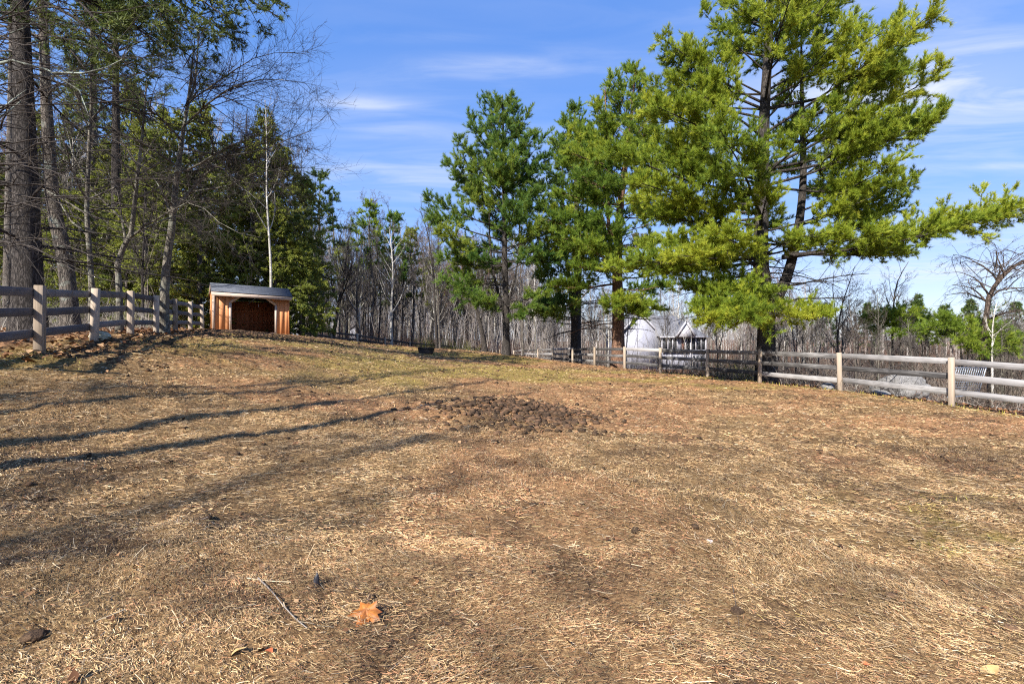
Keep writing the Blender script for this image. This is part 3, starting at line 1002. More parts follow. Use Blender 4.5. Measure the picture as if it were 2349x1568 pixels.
def bare_tree(name, base, label, group, stems, bark, twig, rng, n1=(18, 10), t1=(.3, .98), a1=(.5, 1.0), l1=.34, n2=6, n3=4, n4=0, up=.5, wig=.2, rmin=.005, cat="bare tree", sides=7, limbs=None, whips=None, l2=.42, l3=.42, leaves=None, loc=True):
    w, tw = Wood(), Wood()
    allP, allR = [], []
    for k, (P, R) in enumerate(stems):
        w.add(P[None], R[None], sides)
        H = np.linalg.norm(P[-1] - P[0])
        n = n1[min(k, len(n1) - 1)]
        Q, RQ, _, tq = grow(P[None], R[None], np.array([n]), t1, a1, lambda i, t: H * l1 * (1.15 - .75 * t) * rng.uniform(.6, 1.25, len(i)), 8, up, wig, .55, rng, .8, rmin * 1.6)
        allP.append(Q), allR.append(RQ)
    if limbs:
        for c, r in limbs:
            P = curve_pts(c, 8)
            P[1:-1] += np.cumsum(rng.normal(0, .035 * np.linalg.norm(P[-1] - P[0]) / 3, (6, 3)), 0) * np.sin(np.linspace(.4, 2.8, 6))[:, None]
            allP.append(P[None]), allR.append((r * (1 - .85 * np.linspace(0, 1, 8)))[None])
    P1, R1 = np.concatenate(allP), np.concatenate(allR)
    w.add(P1, R1, 5)
    L1 = np.linalg.norm(P1[:, -1] - P1[:, 0], axis=1)
    P2, R2, _, _ = grow(P1, R1, np.maximum(2, (n2 * np.clip(L1 / L1.mean(), .4, 2.2)).astype(int)), (.2, 1), (.4, 1.0), lambda i, t: L1[i] * l2 * (1.2 - .6 * t) * rng.uniform(.6, 1.3, len(i)), 6, up * .8, wig, .6, rng, .8, rmin)
    tw.add(P2, R2, 4)
    if whips is not None:
        tw.add(whips[0], whips[1], 4)
        LW = np.linalg.norm(whips[0][:, -1] - whips[0][:, 0], axis=1)
        PW, RW, _, _ = grow(whips[0], whips[1], np.maximum(3, (LW / .42).astype(int)), (.15, 1), (.35, .95), lambda i, t: LW[i] * .30 * (1.2 - .6 * t) * rng.uniform(.4, 1.2, len(i)), 6, .1, .3, .7, rng, .9, rmin)
        P2, R2 = np.concatenate([P2, PW]), np.concatenate([R2, RW])
        tw.add(PW, RW, 3)
    L2 = np.linalg.norm(P2[:, -1] - P2[:, 0], axis=1)
    P3, R3, _, _ = grow(P2, R2, np.full(len(P2), n3), (.2, 1), (.4, 1.0), lambda i, t: np.maximum(.15, L2[i] * l3) * rng.uniform(.6, 1.4, len(i)), 5, up * .5, wig, .6, rng, .9, rmin * .75)
    tw.add(P3, R3, 3)
    if n4:
        L3 = np.linalg.norm(P3[:, -1] - P3[:, 0], axis=1)
        P4, R4, _, _ = grow(P3, R3, np.full(len(P3), n4), (.2, 1), (.4, 1.0), lambda i, t: np.maximum(.1, L3[i] * .5) * rng.uniform(.6, 1.4, len(i)), 4, up * .3, wig, .6, rng, .9, rmin * .6)
        tw.add(P4, R4, 3)
    root = thing(name, tuple(base), label, cat, group)
    w.build("trunk", bark, root, base, rng)
    tw.build("crown", twig, root, base, rng)
    if leaves:
        q = P3[:, -1]
        q = q[(rng.random(len(q)) < leaves)]
        V, t = needles(q, rng.normal(0, 1, q.shape), 2, .09, .07, rng, np.full(len(q), .6), 1, .3)
        mesh_obj("clinging_leaves", V - np.asarray(base), [np.arange(len(V)).reshape(-1, 3)], M["dry_leaf"], root, {"tint": t})
    return root


def copy_tree(o, loc, rz, s, label=None, group=None):
    c = o.copy()
    C.objects.link(c)
    c.location, c.rotation_euler, c.scale = loc, (0, 0, rz), (s[0], s[0], s[1])
    if label:
        c["label"] = label
    if group:
        c["group"] = group
    for ch in o.children:
        k = ch.copy()
        C.objects.link(k)
        k.parent = c
    return c


# foliage settings
FOL_A = dict(flat=.14, exs=.2, t0=.33, sec=.17, ter=.125, nn=17, nl=.185, nw=.0185, spread=.5, up=.3, tup=1.0, sl=.36, tl=.30, t3=(.2, .4, .6, .8, 1.0), t2=(.3, .5, .7, .85, 1.0), twigs=False)
FOL_B = dict(flat=.15, exs=.24, t0=.32, sec=.19, ter=.165, nn=16, nl=.23, nw=.025, spread=.5, up=.3, tup=1.0, sl=.36, tl=.34, t3=(.25, .5, .75, 1.0), t2=(.3, .5, .7, .85, 1.0), twigs=False)
FOL_FAR = dict(sec=.40, ter=.30, nn=11, nl=.30, nw=.075, sl=.34, tl=.42, twigs=False)
FOL_HEM = dict(sec=.28, ter=.20, nn=11, nl=.16, nw=.055, sl=.36, tl=.32, up=-.1, tup=0, droop=.3, twigs=False, flat=.3, t0=.1)
FOL_LEFT = dict(t0=.35, sec=.34, ter=.22, nn=11, nl=.17, nw=.022, spread=.6, t3=(.25, .5, .75, 1.0), sl=.30, tl=.30)


def lin(*pts):
    x, y = zip(*pts)
    return lambda h: float(np.interp(h, x, y))


def build_paddock_pines():
    rng = np.random.default_rng(101)
    # --- the biggest pine, two stems, behind the right fence
    Y = 19.0
    b = on_ground(1757, Y)
    P1 = np.array([b, at(1756, 700, Y), at(1745, 600, Y), at(1748, 480, Y), at(1752, 300, Y), at(1765, 60, Y), at(1775, -260, Y)])
    P2 = np.array([at(1768, 705, Y), at(1795, 660, Y + .1), at(1818, 590, Y + .3), at(1832, 520, Y + .4), at(1842, 420, Y + .5), at(1840, 260, Y + .5), at(1838, 90, Y + .5)])
    s1, s2 = stem(P1, .36, .04), stem(P2, .22, .03, flare=False)
    tab = [(-250, 25, 25), (-150, 85, 105), (-40, 115, 185), (30, 130, 235), (100, 235, 330), (160, 240, 345), (230, 270, 375), (275, 330, 385), (340, 365, 345), (410, 350, 315), (470, 260, 285), (530, 200, 210), (565, 150, 170)]
    lim = table_limbs(rng, tab, axis_of(s1[0]), Y, .88, 7, lin((0, .12), (.4, .35), (.8, .8), (1, 1.2)), lin((0, .22), (.5, .5), (1, 1.3)))
    k = rng.random(len(lim[0])) < .42                         # many upper limbs spring from the second stem
    ax2 = axis_of(s2[0])
    for i in np.where(k & (np.cos(lim[1]) > -.2) & (lim[0][:, 2] < 12) & (lim[0][:, 2] > 6))[0]:
        lim[0][i, :2] = ax2(lim[0][i, 2])
        lim[2][i] = max(.5, lim[2][i] - 1.3)
    ex = []
    for (p, q, yq) in [((1795, 590), (2350, 478), 18.2), ((1795, 588), (2250, 505), 17.2), ((1800, 580), (2120, 560), 18.5), ((1790, 560), (2060, 478), 19.5), ((1760, 560), (2040, 530), 16.5), ((1745, 585), (1460, 598), 17.0),
                       ((1745, 560), (1520, 545), 17.5), ((1745, 570), (1560, 585), 16.0), ((1748, 655), (1610, 705), 16.6), ((1750, 668), (1690, 728), 15.6), ((1760, 680), (1840, 725), 16.2), ((1765, 680), (1900, 722), 16.4), ((1745, 640), (1650, 668), 16.5), ((1748, 555), (1650, 535), 16.0), ((1760, 550), (1880, 540), 16.2), ((1748, 450), (1400, 345), 17.5), ((1748, 470), (1470, 420), 17.0), ((1750, 500), (1480, 490), 18.0), ((1750, 330), (1480, 250), 18.5), ((1750, 250), (1520, 120), 19.0), ((1755, 400), (2120, 300), 18.5), ((1755, 330), (2140, 270), 19.5), ((1760, 430), (2080, 420), 18.0), ((1760, 250), (2095, 150), 19.5), ((1745, 600), (1400, 612), 18.0), ((1748, 660), (1575, 655), 17.2), ((1752, 690), (1620, 735), 16.0)]:
        a, e = at(*p, Y), at(*q, yq)
        mid = (a + e) / 2 + np.array([0, 0, -.25])
        ex.append([a, mid, e])
    dz = rng.uniform(at(0, 700, Y)[2], at(0, 575, Y)[2], 46)
    ax = axis_of(s1[0])
    S = np.array([(*ax(z), z) for z in dz])
    dead = (S, rng.uniform(0, 6.28, 46), rng.uniform(1.2, 4.2, 46), rng.normal(.12, .12, 46), rng.normal(-.15, .2, 46))
    conifer("pine_tree", b, "tallest and yellowest pine, two stemmed, behind the right fence with one long bough reaching out", None, [s1, s2], lim, FOL_A, M["bark_pine"], M["needles_gold"], rng, dead, ex)

    # --- left of the group: standing alone inside the paddock
    rng = np.random.default_rng(102)
    Y = 28.0
    b = on_ground(1161, Y)
    P = np.array([b, at(1161, 740, Y), at(1158, 600, Y), at(1156, 450, Y), at(1153, 218, Y)])
    s1 = stem(P, .225, .03)
    s2 = stem(np.array([at(1150, 700, Y), at(1131, 620, Y + .2), at(1124, 560, Y + .3), at(1122, 470, Y + .3)]), .09, .02, flare=False)
    s3 = stem(np.array([at(1165, 700, Y), at(1186, 610, Y - .1), at(1192, 500, Y - .2)]), .07, .02, flare=False)
    tab = [(222, 14, 14), (255, 78, 48), (300, 100, 78), (345, 122, 102), (385, 150, 124), (430, 160, 140), (470, 180, 152), (510, 175, 145), (560, 158, 150), (600, 145, 155)]
    lim = table_limbs(rng, tab, axis_of(s1[0]), Y, .78, 8, lin((0, .02), (.4, .4), (.8, .9), (1, 1.5)), lin((0, .2), (.5, .7), (1, 1.6)))
    ex = []
    for (p, q, yq) in [((1158, 690), (1010, 640), 27.5), ((1158, 700), (1060, 668), 26.5), ((1158, 690), (1100, 690), 25.6), ((1160, 690), (1260, 668), 27.5), ((1160, 700), (1225, 700), 26.2), ((1160, 715), (1190, 722), 26.4), ((1158, 715), (1120, 700), 29.5), ((1158, 655), (1040, 625), 28.5),
                       ((1158, 610), (1010, 590), 28.0), ((1158, 600), (1290, 590), 27.5)]:
        a, e = at(*p, Y), at(*q, yq)
        ex.append([a, (a + e) / 2 + np.array([0, 0, -.2]), e])
    S = np.array([(*axis_of(s1[0])(z), z) for z in rng.uniform(at(0, 720, Y)[2], at(0, 560, Y)[2], 26)])
    dead = (S, rng.uniform(0, 6.28, 26), rng.uniform(1, 3, 26), rng.normal(.2, .15, 26), rng.normal(-.1, .2, 26))
    conifer("pine_tree", b, "dark green pine with clear straight trunk standing alone just behind the black tub", None, [s1, s2, s3], lim, FOL_B, M["bark_pine"], M["needles_green"], rng, dead, ex)

    # --- reddish shaggy trunk
    rng = np.random.default_rng(103)
    Y = 30.0
    b = on_ground(1418, Y)
    s1 = stem(np.array([b, at(1418, 720, Y), at(1416, 600, Y), at(1425, 450, Y), at(1445, 300, Y), at(1458, 158, Y)]), .42, .03)
    s2 = stem(np.array([at(1415, 640, Y), at(1400, 560, Y), at(1394, 420, Y), at(1388, 200, Y)]), .14, .03, flare=False)
    tab = [(160, 14, 16), (205, 85, 50), (260, 135, 85), (310, 155, 110), (370, 160, 130), (430, 150, 120), (490, 160, 135), (540, 130, 125), (590, 100, 100)]
    lim = table_limbs(rng, tab, axis_of(s1[0]), Y, .88, 7, lin((0, .05), (.4, .35), (.8, .9), (1, 1.5)), lin((0, .2), (.5, .6), (1, 1.5)))
    ex = []
    for (p, q, yq) in [((1416, 600), (1235, 520), 27), ((1416, 590), (1290, 540), 25.5), ((1416, 600), (1340, 560), 25), ((1416, 640), (1560, 610), 28), ((1416, 660), (1520, 655), 26.5), ((1418, 680), (1440, 690), 26), ((1418, 680), (1400, 700), 26.4), ((1418, 680), (1485, 700), 27),
                       ((1416, 560), (1500, 560), 26), ((1416, 560), (1380, 490), 25), ((1420, 470), (1290, 440), 26), ((1425, 440), (1330, 400), 25), ((1420, 500), (1560, 480), 26.5), ((1416, 540), (1245, 500), 26), ((1420, 680), (1520, 712), 27.5), ((1418, 700), (1470, 722), 26.5), ((1430, 380), (1310, 350), 26), ((1416, 620), (1330, 610), 25.5), ((1416, 650), (1260, 655), 27)]:
        a, e = at(*p, Y), at(*q, yq)
        ex.append([a, (a + e) / 2 + np.array([0, 0, -.2]), e])
    S = np.array([(*axis_of(s1[0])(z), z) for z in rng.uniform(at(0, 765, Y)[2], at(0, 570, Y)[2], 34)])
    dead = (S, rng.uniform(0, 6.28, 34), rng.uniform(1, 4, 34), rng.normal(.05, .15, 34), rng.normal(-.25, .2, 34))
    conifer("pine_tree", b, "pine with a thick shaggy reddish trunk just left of the white house", None, [s1, s2], lim, FOL_B, M["bark_pine_warm"], M["needles_mid"], rng, dead, ex)

    # --- darker multi stemmed pine farther back
    rng = np.random.default_rng(104)
    Y = 36.0
    b = on_ground(1320, Y)
    s1 = stem(np.array([b, at(1322, 720, Y), at(1326, 600, Y), at(1322, 450, Y), at(1318, 240, Y)]), .42, .03)
    s2 = stem(np.array([at(1316, 740, Y), at(1308, 660, Y), at(1296, 560, Y), at(1290, 420, Y), at(1292, 300, Y)]), .18, .03, flare=False)
    tab = [(245, 16, 16), (290, 55, 55), (340, 76, 76), (400, 92, 80), (460, 108, 90), (510, 110, 85), (545, 95, 75)]
    lim = table_limbs(rng, tab, axis_of(s1[0]), Y, .95, 7, lin((0, .1), (.4, .4), (.8, .9), (1, 1.5)), lin((0, .25), (.5, .7), (1, 1.5)))
    ex = []
    for (p, q, yq) in [((1320, 660), (1232, 625), 33), ((1320, 680), (1240, 700), 32), ((1320, 680), (1270, 720), 31), ((1320, 640), (1250, 600), 33), ((1322, 600), (1240, 560), 33), ((1320, 690), (1225, 720), 33)]:
        a, e = at(*p, Y), at(*q, yq)
        ex.append([a, (a + e) / 2 + np.array([0, 0, -.2]), e])
    S = np.array([(*axis_of(s1[0])(z), z) for z in rng.uniform(at(0, 770, Y)[2], at(0, 540, Y)[2], 50)])
    dead = (S, rng.uniform(0, 6.28, 50), rng.uniform(1.4, 4.6, 50), rng.normal(.1, .15, 50), rng.normal(-.15, .2, 50))
    conifer("pine_tree", b, "dark pine with many bare lower branches standing left of the shaggy reddish trunk", None, [s1, s2], lim, FOL_B, M["bark_pine"], M["needles_green"], rng, dead, ex)


def build_left_wood():
    rng = np.random.default_rng(201)
    # tall pines with trunks that leave the picture at the top
    spec = [
        ("pine_tree", "thickest dark trunk of the left wood, a tall pine behind the first fence posts", 12.5, [(66, 740), (63, 600), (56, 300), (48, 0), (40, -420)], .345, [(-420, 60, 60), (-300, 160, 190), (-120, 200, 240), (0, 190, 220), (90, 140, 160)], 6, M["bark_pine"]),
        ("pine_tree", "leaning lichen spotted pine trunk just right of the thickest trunk", 15.0, [(163, 720), (150, 600), (124, 480), (110, 300), (98, 0), (90, -320)], .23, [(-320, 40, 40), (-200, 120, 130), (-20, 130, 150), (60, 110, 130)], 6, M["bark_mottled"]),
        ("pine_tree", "straight slender pine behind the kinked and thin bare trees of the left wood", 27.0, [(213, 720), (214, 560), (215, 300), (212, 0), (210, -150)], .31, [(-150, 30, 30), (-60, 90, 90), (60, 120, 120), (170, 120, 130), (270, 80, 90)], 6, M["bark_brown"]),
        ("pine_tree", "straight dark pine right of the slender pine, half hidden low down by hemlocks", 26.0, [(268, 720), (267, 560), (266, 300), (265, 0), (264, -150)], .31, [(-150, 30, 30), (-60, 90, 100), (40, 110, 140), (120, 110, 170), (220, 80, 150), (290, 60, 120)], 6, M["bark_pine"]),
        ("pine_tree", "pale narrow pine trunk at the very edge of the picture behind the thickest trunk", 24.0, [(18, 720), (20, 560), (24, 300), (28, 0), (32, -160)], .23, [(-160, 30, 30), (-60, 80, 80), (60, 100, 100), (200, 80, 80)], 6, M["bark_brown"]),
    ]
    for (nm, lab, Y, line, r, tab, n, bk) in spec:
        b = on_ground(line[0][0], Y)
        P = np.array([b] + [at(*p, Y) for p in line[1:]])
        s = stem(P, r, .04)
        lim = table_limbs(rng, tab, axis_of(s[0]), Y, .85, 5, lin((0, .0), (.5, .3), (1, 1.1)), lin((0, .15), (.5, .4), (1, 1.2)))
        ex = []
        if "thickest dark trunk" in lab:
            for (p, q, yq) in [((50, -230), (640, 40), 12.2), ((50, -300), (600, -30), 12.8), ((50, -150), (565, 105), 13.4), ((50, -200), (520, 40), 11.2), ((50, -100), (480, 165), 13.6), ((50, -160), (430, 70), 10.8), ((50, -60), (400, 130), 11.6),
                               ((50, -120), (350, 20), 10.6), ((52, -20), (330, 190), 12.6), ((52, -60), (260, 90), 10.4), ((52, 40), (235, 215), 12.0), ((50, -250), (300, -40), 13.5), ((50, -260), (655, 10), 14.0), ((52, 60), (190, 150), 13.8)]:
                a, e = at(*p, Y), at(*q, yq)
                ex.append([a, (a + e) / 2 + np.array([0, 0, .35]), e])
        zz = rng.uniform(at(0, 590, Y)[2], at(0, 60, Y)[2], 24)
        S = np.array([(*axis_of(s[0])(z), z) for z in zz])
        dead = (S, rng.uniform(0, 6.28, 24), rng.uniform(.8, 4.0, 24), rng.normal(.0, .2, 24), rng.normal(-.15, .25, 24))
        conifer(nm, b, lab, None, [s], lim, FOL_LEFT, bk, M["needles_shaded"], rng, dead, ex)

    # dense olive hemlocks
    hem = [(335, 300, 24, "hemlock rising behind the two thin bare trees of the left wood"), (391, 258, 25.5, "tall hemlock behind the forked pale trunk of the big bare tree"),
           (456, 246, 27, "hemlock with the highest narrow tip, between the forked bare tree and the shed"), (525, 325, 29.5, "hemlock rising behind the left end of the shed roof"),
           (577, 330, 29, "hemlock directly behind the middle of the shed"), (610, 262, 30.5, "tall thin topped hemlock behind the shed roof"), (652, 346, 31, "hemlock at the right end of the shed, yellowish at the top"),
           (694, 410, 33, "hemlock at the right edge of the evergreen mass beside the shed"), (246, 330, 27, "hemlock deep in the left wood between two straight pine trunks"), (165, 430, 24, "low hemlock behind the leaning lichen spotted trunk"),
           (292, 470, 25, "young hemlock behind the kinked thin tree of the left wood"), (432, 480, 28.5, "young hemlock low behind the forked pale trunk"), (630, 470, 29.5, "short hemlock close behind the shed's right end"), (690, 560, 30.5, "smallest hemlock right of the shed, reaching the ground")]
    hem += [(95, 250, 33, "hemlock far behind the leaning lichen spotted trunk"), (182, 180, 36, "tall hemlock far back between the lichen spotted trunk and the straight pines"), (305, 190, 37, "tall hemlock far back right of the straight dark pine"), (-60, 230, 30, "hemlock at the left picture edge behind all trunks"),
            (30, 360, 38, "hemlock far back behind the thickest trunk"), (352, 330, 34, "hemlock far back behind the kinked bare tree"), (485, 350, 36, "hemlock far back in the gap left of the shed roof"), (245, 460, 31, "low hemlock deep in the wood behind the kinked bare tree"), (118, 480, 29, "low hemlock deep in the wood right of the thickest trunk")]
    for j, (px, top, Y, lab) in enumerate(hem):
        b = on_ground(px, Y)
        t = at(px + rng.uniform(-6, 6), top, Y)
        H = t[2] - b[2]
        s = stem(np.array([b, (b * 2 + t) / 3, (b + t * 2) / 3, t]), .012 * H + .03, .015, 12)
        wpx = 60 + 40 * (H / 14)
        tab = [(top, 4, 4), (top + .12 * (760 - top), wpx * .32, wpx * .32), (top + .35 * (760 - top), wpx * .66, wpx * .66), (top + .7 * (760 - top), wpx, wpx), (755, wpx * .95, wpx * .95)]
        lim = table_limbs(rng, tab, axis_of(s[0]), Y, .52, 5, lin((0, .05), (.5, .12), (1, .6)), lin((0, -.35), (.5, -.3), (1, .2)))
        conifer("hemlock_tree", b, lab, "hemlocks of the left wood", [s], lim, FOL_HEM, M["bark_brown"], M["needles_olive"], rng, cat="hemlock tree")

    # bare trees just behind the left fence, traced stems
    rng = np.random.default_rng(205)
    def st(line, Y, r, r1=.015, base=None):
        pts = [at(*p, Y) for p in line]
        if base:
            pts[0] = on_ground(line[0][0], Y)
        return stem(np.array(pts), r, r1, 16, .008, rng, base is not None)
    def whip_set(n, x0, ys, xr, Y0, dY, droop):
        P, Rr = [], []
        for _ in range(n):
            y0 = rng.uniform(*ys)
            a = at(x0 + rng.normal(0, 12), y0, Y0)
            x1 = rng.uniform(*xr)
            e = at(x1, y0 + rng.normal(droop, 70), Y0 + rng.normal(0, dY))
            m1 = a + (e - a) * .35 + np.array([0, rng.normal(0, .2), rng.uniform(.0, .45)])
            m2 = a + (e - a) * .7 + np.array([0, rng.normal(0, .2), rng.uniform(-.15, .4)])
            q = curve_pts([a, m1, m2, e], 12)
            q[1:-1] += np.cumsum(rng.normal(0, .035, (10, 3)), 0) * np.sin(np.linspace(.3, 2.8, 10))[:, None]
            P.append(q)
            Rr.append(rng.uniform(.010, .023) * (1 - .8 * np.linspace(0, 1, 12)))
        return np.array(P), np.array(Rr)
    Y = 16.0
    a = [st([(376, 700), (378, 620), (388, 540), (394, 480), (402, 400), (412, 330), (425, 255), (436, 180), (446, 90)], Y, .15, base=True), st([(393, 490), (404, 478), (422, 460), (445, 430), (480, 395), (530, 360)], Y, .06), st([(424, 262), (440, 215), (452, 150), (456, 60)], Y, .05)]
    lb = [([at(402, 395, Y), at(460, 385, Y - .5), at(540, 350, Y - 1), at(640, 275, Y - 1.5)], .045), ([at(410, 340, Y), at(480, 350, Y), at(590, 330, Y - 1), at(715, 300, Y - 1.5)], .04), ([at(420, 290, Y), at(500, 230, Y - 1), at(600, 200, Y - 1.5), at(700, 190, Y - 2)], .035),
          ([at(428, 240, Y), at(500, 180, Y - 1), at(590, 130, Y - 1), at(680, 120, Y - 1)], .03), ([at(405, 380, Y), at(330, 330, Y - 1), at(240, 300, Y - 2), at(150, 290, Y - 3)], .04), ([at(415, 320, Y), at(350, 250, Y - 1), at(270, 200, Y - 2), at(180, 190, Y - 3)], .035),
          ([at(396, 470, Y), at(330, 420, Y - 1), at(230, 400, Y - 2), at(120, 370, Y - 3)], .035), ([at(440, 440, Y), at(520, 430, Y - 1), at(620, 400, Y - 2), at(700, 385, Y - 2)], .03), ([at(398, 450, Y), at(470, 480, Y - 1.5), at(560, 540, Y - 2), at(600, 545, Y - 2)], .028)]
    bare_tree("bare_tree", on_ground(376, Y), "large bare tree with a forked pale trunk, its twigs fanning out over the shed", None, a, M["bark_grey"], M["twig_dark"], rng, (9, 7), (.35, .98), l1=.3, n2=11, n3=7, n4=3, up=.25, wig=.22, rmin=.006, limbs=lb, whips=whip_set(22, 420, (150, 440), (520, 730), Y, 1.0, -10))
    Y = 14.0
    bare_tree("bare_tree", on_ground(208, Y), "thin straight bare tree behind the second left fence post", None, [st([(210, 720), (206, 600), (200, 520), (202, 400), (210, 250), (214, 60)], Y, .085, base=True)], M["bark_grey"], M["twig_dark"], rng, (14, 5), (.25, .98), l1=.34, n2=7, n3=5, n4=2, up=.2, wig=.25, rmin=.005, whips=whip_set(16, 206, (80, 520), (300, 560), Y, .8, 25))
    Y = 15.0
    bare_tree("bare_tree", on_ground(273, Y), "bare tree with a kinked trunk behind the third left fence post", None, [st([(274, 720), (273, 650), (270, 600), (276, 575), (292, 560), (306, 500), (314, 430), (326, 300), (335, 180)], Y, .10, base=True)], M["bark_grey"], M["twig"], rng, (17, 5), (.35, .98), l1=.34, n2=7, n3=5, n4=2, up=.2, wig=.25, rmin=.005)
    Y = 18.0
    bare_tree("bare_tree", on_ground(622, Y + 10), "slim pale bare tree standing against the hemlocks behind the shed", None, [st([(622, 740), (620, 600), (612, 450), (610, 300), (606, 230)], Y + 10, .09, base=True)], M["bark_pale"], M["twig"], rng, (14, 5), (.4, .98), l1=.25, n2=6, n3=4, up=.5, rmin=.008)
    # a maple just outside the frame whose lichen grey limb reaches in
    Y = 9.0
    s = st([(-150, 900), (-140, 600), (-120, 300), (-100, 60)], Y, .17, base=True)
    lb = [([at(-130, 330, Y), at(0, 160, Y), at(75, 155, Y), at(140, 178, Y + .2), at(188, 215, Y + .3), at(205, 268, Y + .3)], .05), ([at(-130, 250, Y), at(0, 88, Y), at(30, 80, Y), at(90, 40, Y)], .035), ([at(120, 168, Y), at(175, 165, Y), at(240, 150, Y - .3), at(330, 80, Y - .5)], .022)]
    wh = whip_set(40, -125, (60, 620), (120, 470), Y, .9, 10)
    bare_tree("bare_tree", on_ground(-150, Y), "bare maple at the left picture edge, its crooked lichen grey limb crossing the pines", None, [s], M["bark_lichen"], M["twig_dark"], rng, (12, 5), (.4, .98), l1=.45, n2=7, n3=3, n4=0, up=.15, wig=.28, rmin=.005, limbs=lb, whips=wh)


# ------------------------------------------------------------------ fences
def make_post_mesh(rng, w, h):
    b = MB()
    b.box((0, 0, (h - .35) / 2), (w, w, h + .35), bev=.006, tint=rng.random())
    o = b.build("post", M["post_weathered"])
    me = o.data
    bpy.data.objects.remove(o)
    return me


def make_fence(name, label, pts, side, rng, w=.15, h=1.22, levels=(1.10, .73, .35), rh=.155, rail="rail_weathered"):
    """pts: list of (x, y); side +1: rails on the left of travel, -1: on the right"""
    root = thing(name, (pts[0][0], pts[0][1], g1(*pts[0])), label, "fence")
    o0 = np.array(root.location)
    var = [make_post_mesh(rng, w, h) for _ in range(4)]
    base = [np.array([x, y, g1(x, y)]) for x, y in pts]
    n = len(pts)
    for k, p in enumerate(base):
        q = base[min(k + 1, n - 1)] - base[max(k - 1, 0)]
        o = bpy.data.objects.new("post", var[k % 4])
        o.location = p - o0
        o.rotation_euler = (rng.normal(0, .012), rng.normal(0, .012), math.atan2(q[1], q[0]) + rng.normal(0, .03))
        link(o, root)
    for k in range(n - 1):
        a, b = base[k], base[k + 1]
        d = b - a
        L = float(np.linalg.norm(d))
        nrm = norm(np.array([-d[1], d[0], 0])) * side * (w / 2 + .019)
        for lv in levels:
            m = MB()
            m.box((L / 2, 0, 0), (L - .012, .034, rh * rng.uniform(.94, 1.04)), tint=rng.random(), bev=.004)
            r = m.build("rail", M[rail], root)
            z0, z1 = lv + rng.normal(0, .012), lv + rng.normal(0, .012)
            A, B = a + nrm + np.array([0, 0, z0]), b + nrm + np.array([0, 0, z1])
            v = Vector(B - A)
            r.location = A - o0
            r.rotation_euler = (rng.normal(0, .015), -math.asin(v.z / v.length), math.atan2(v.y, v.x))
    return root


def build_fences():
    rng = np.random.default_rng(31)
    lp = [(-8.6 - .387 * 2.43 * k, 8.8 + .922 * 2.43 * k) for k in range(-1, 7)]
    make_fence("board_fence", "grey board fence in the shade along the left wood, ending at the wooden shed", lp, 1, rng, w=.135, rail="rail_shaded")
    rp = [(13.0, 5.9), (12.0, 9.0), (11.0, 12.1), (10.25, 15.1), (9.1, 17.75), (8.45, 20.9), (7.15, 23.3), (6.05, 26.0), (5.1, 29.9), (4.18, 33.5), (3.3, 39.0), (2.35, 44.0), (1.2, 50.0), (.2, 55.2)]
    rp = [(x, y) for x, y in rp]
    make_fence("board_fence", "long sunlit board fence along the right side of the paddock, under the pines", rp, -1, rng, w=.105)
    bp = [(-15.6, 27.6), (-13.6, 31), (-12.9, 34.5), (-12.15, 38), (-10.8, 41.1), (-9.3, 44), (-7.2, 47.5), (-5.2, 50.8), (-3.1, 54), (-1.4, 54.8)]
    make_fence("board_fence", "dark board fence along the far edge of the paddock, half hidden behind the grass rise", bp, 1, rng, levels=(1.08, .72, .36), rh=.15, w=.11, rail="rail_dark")


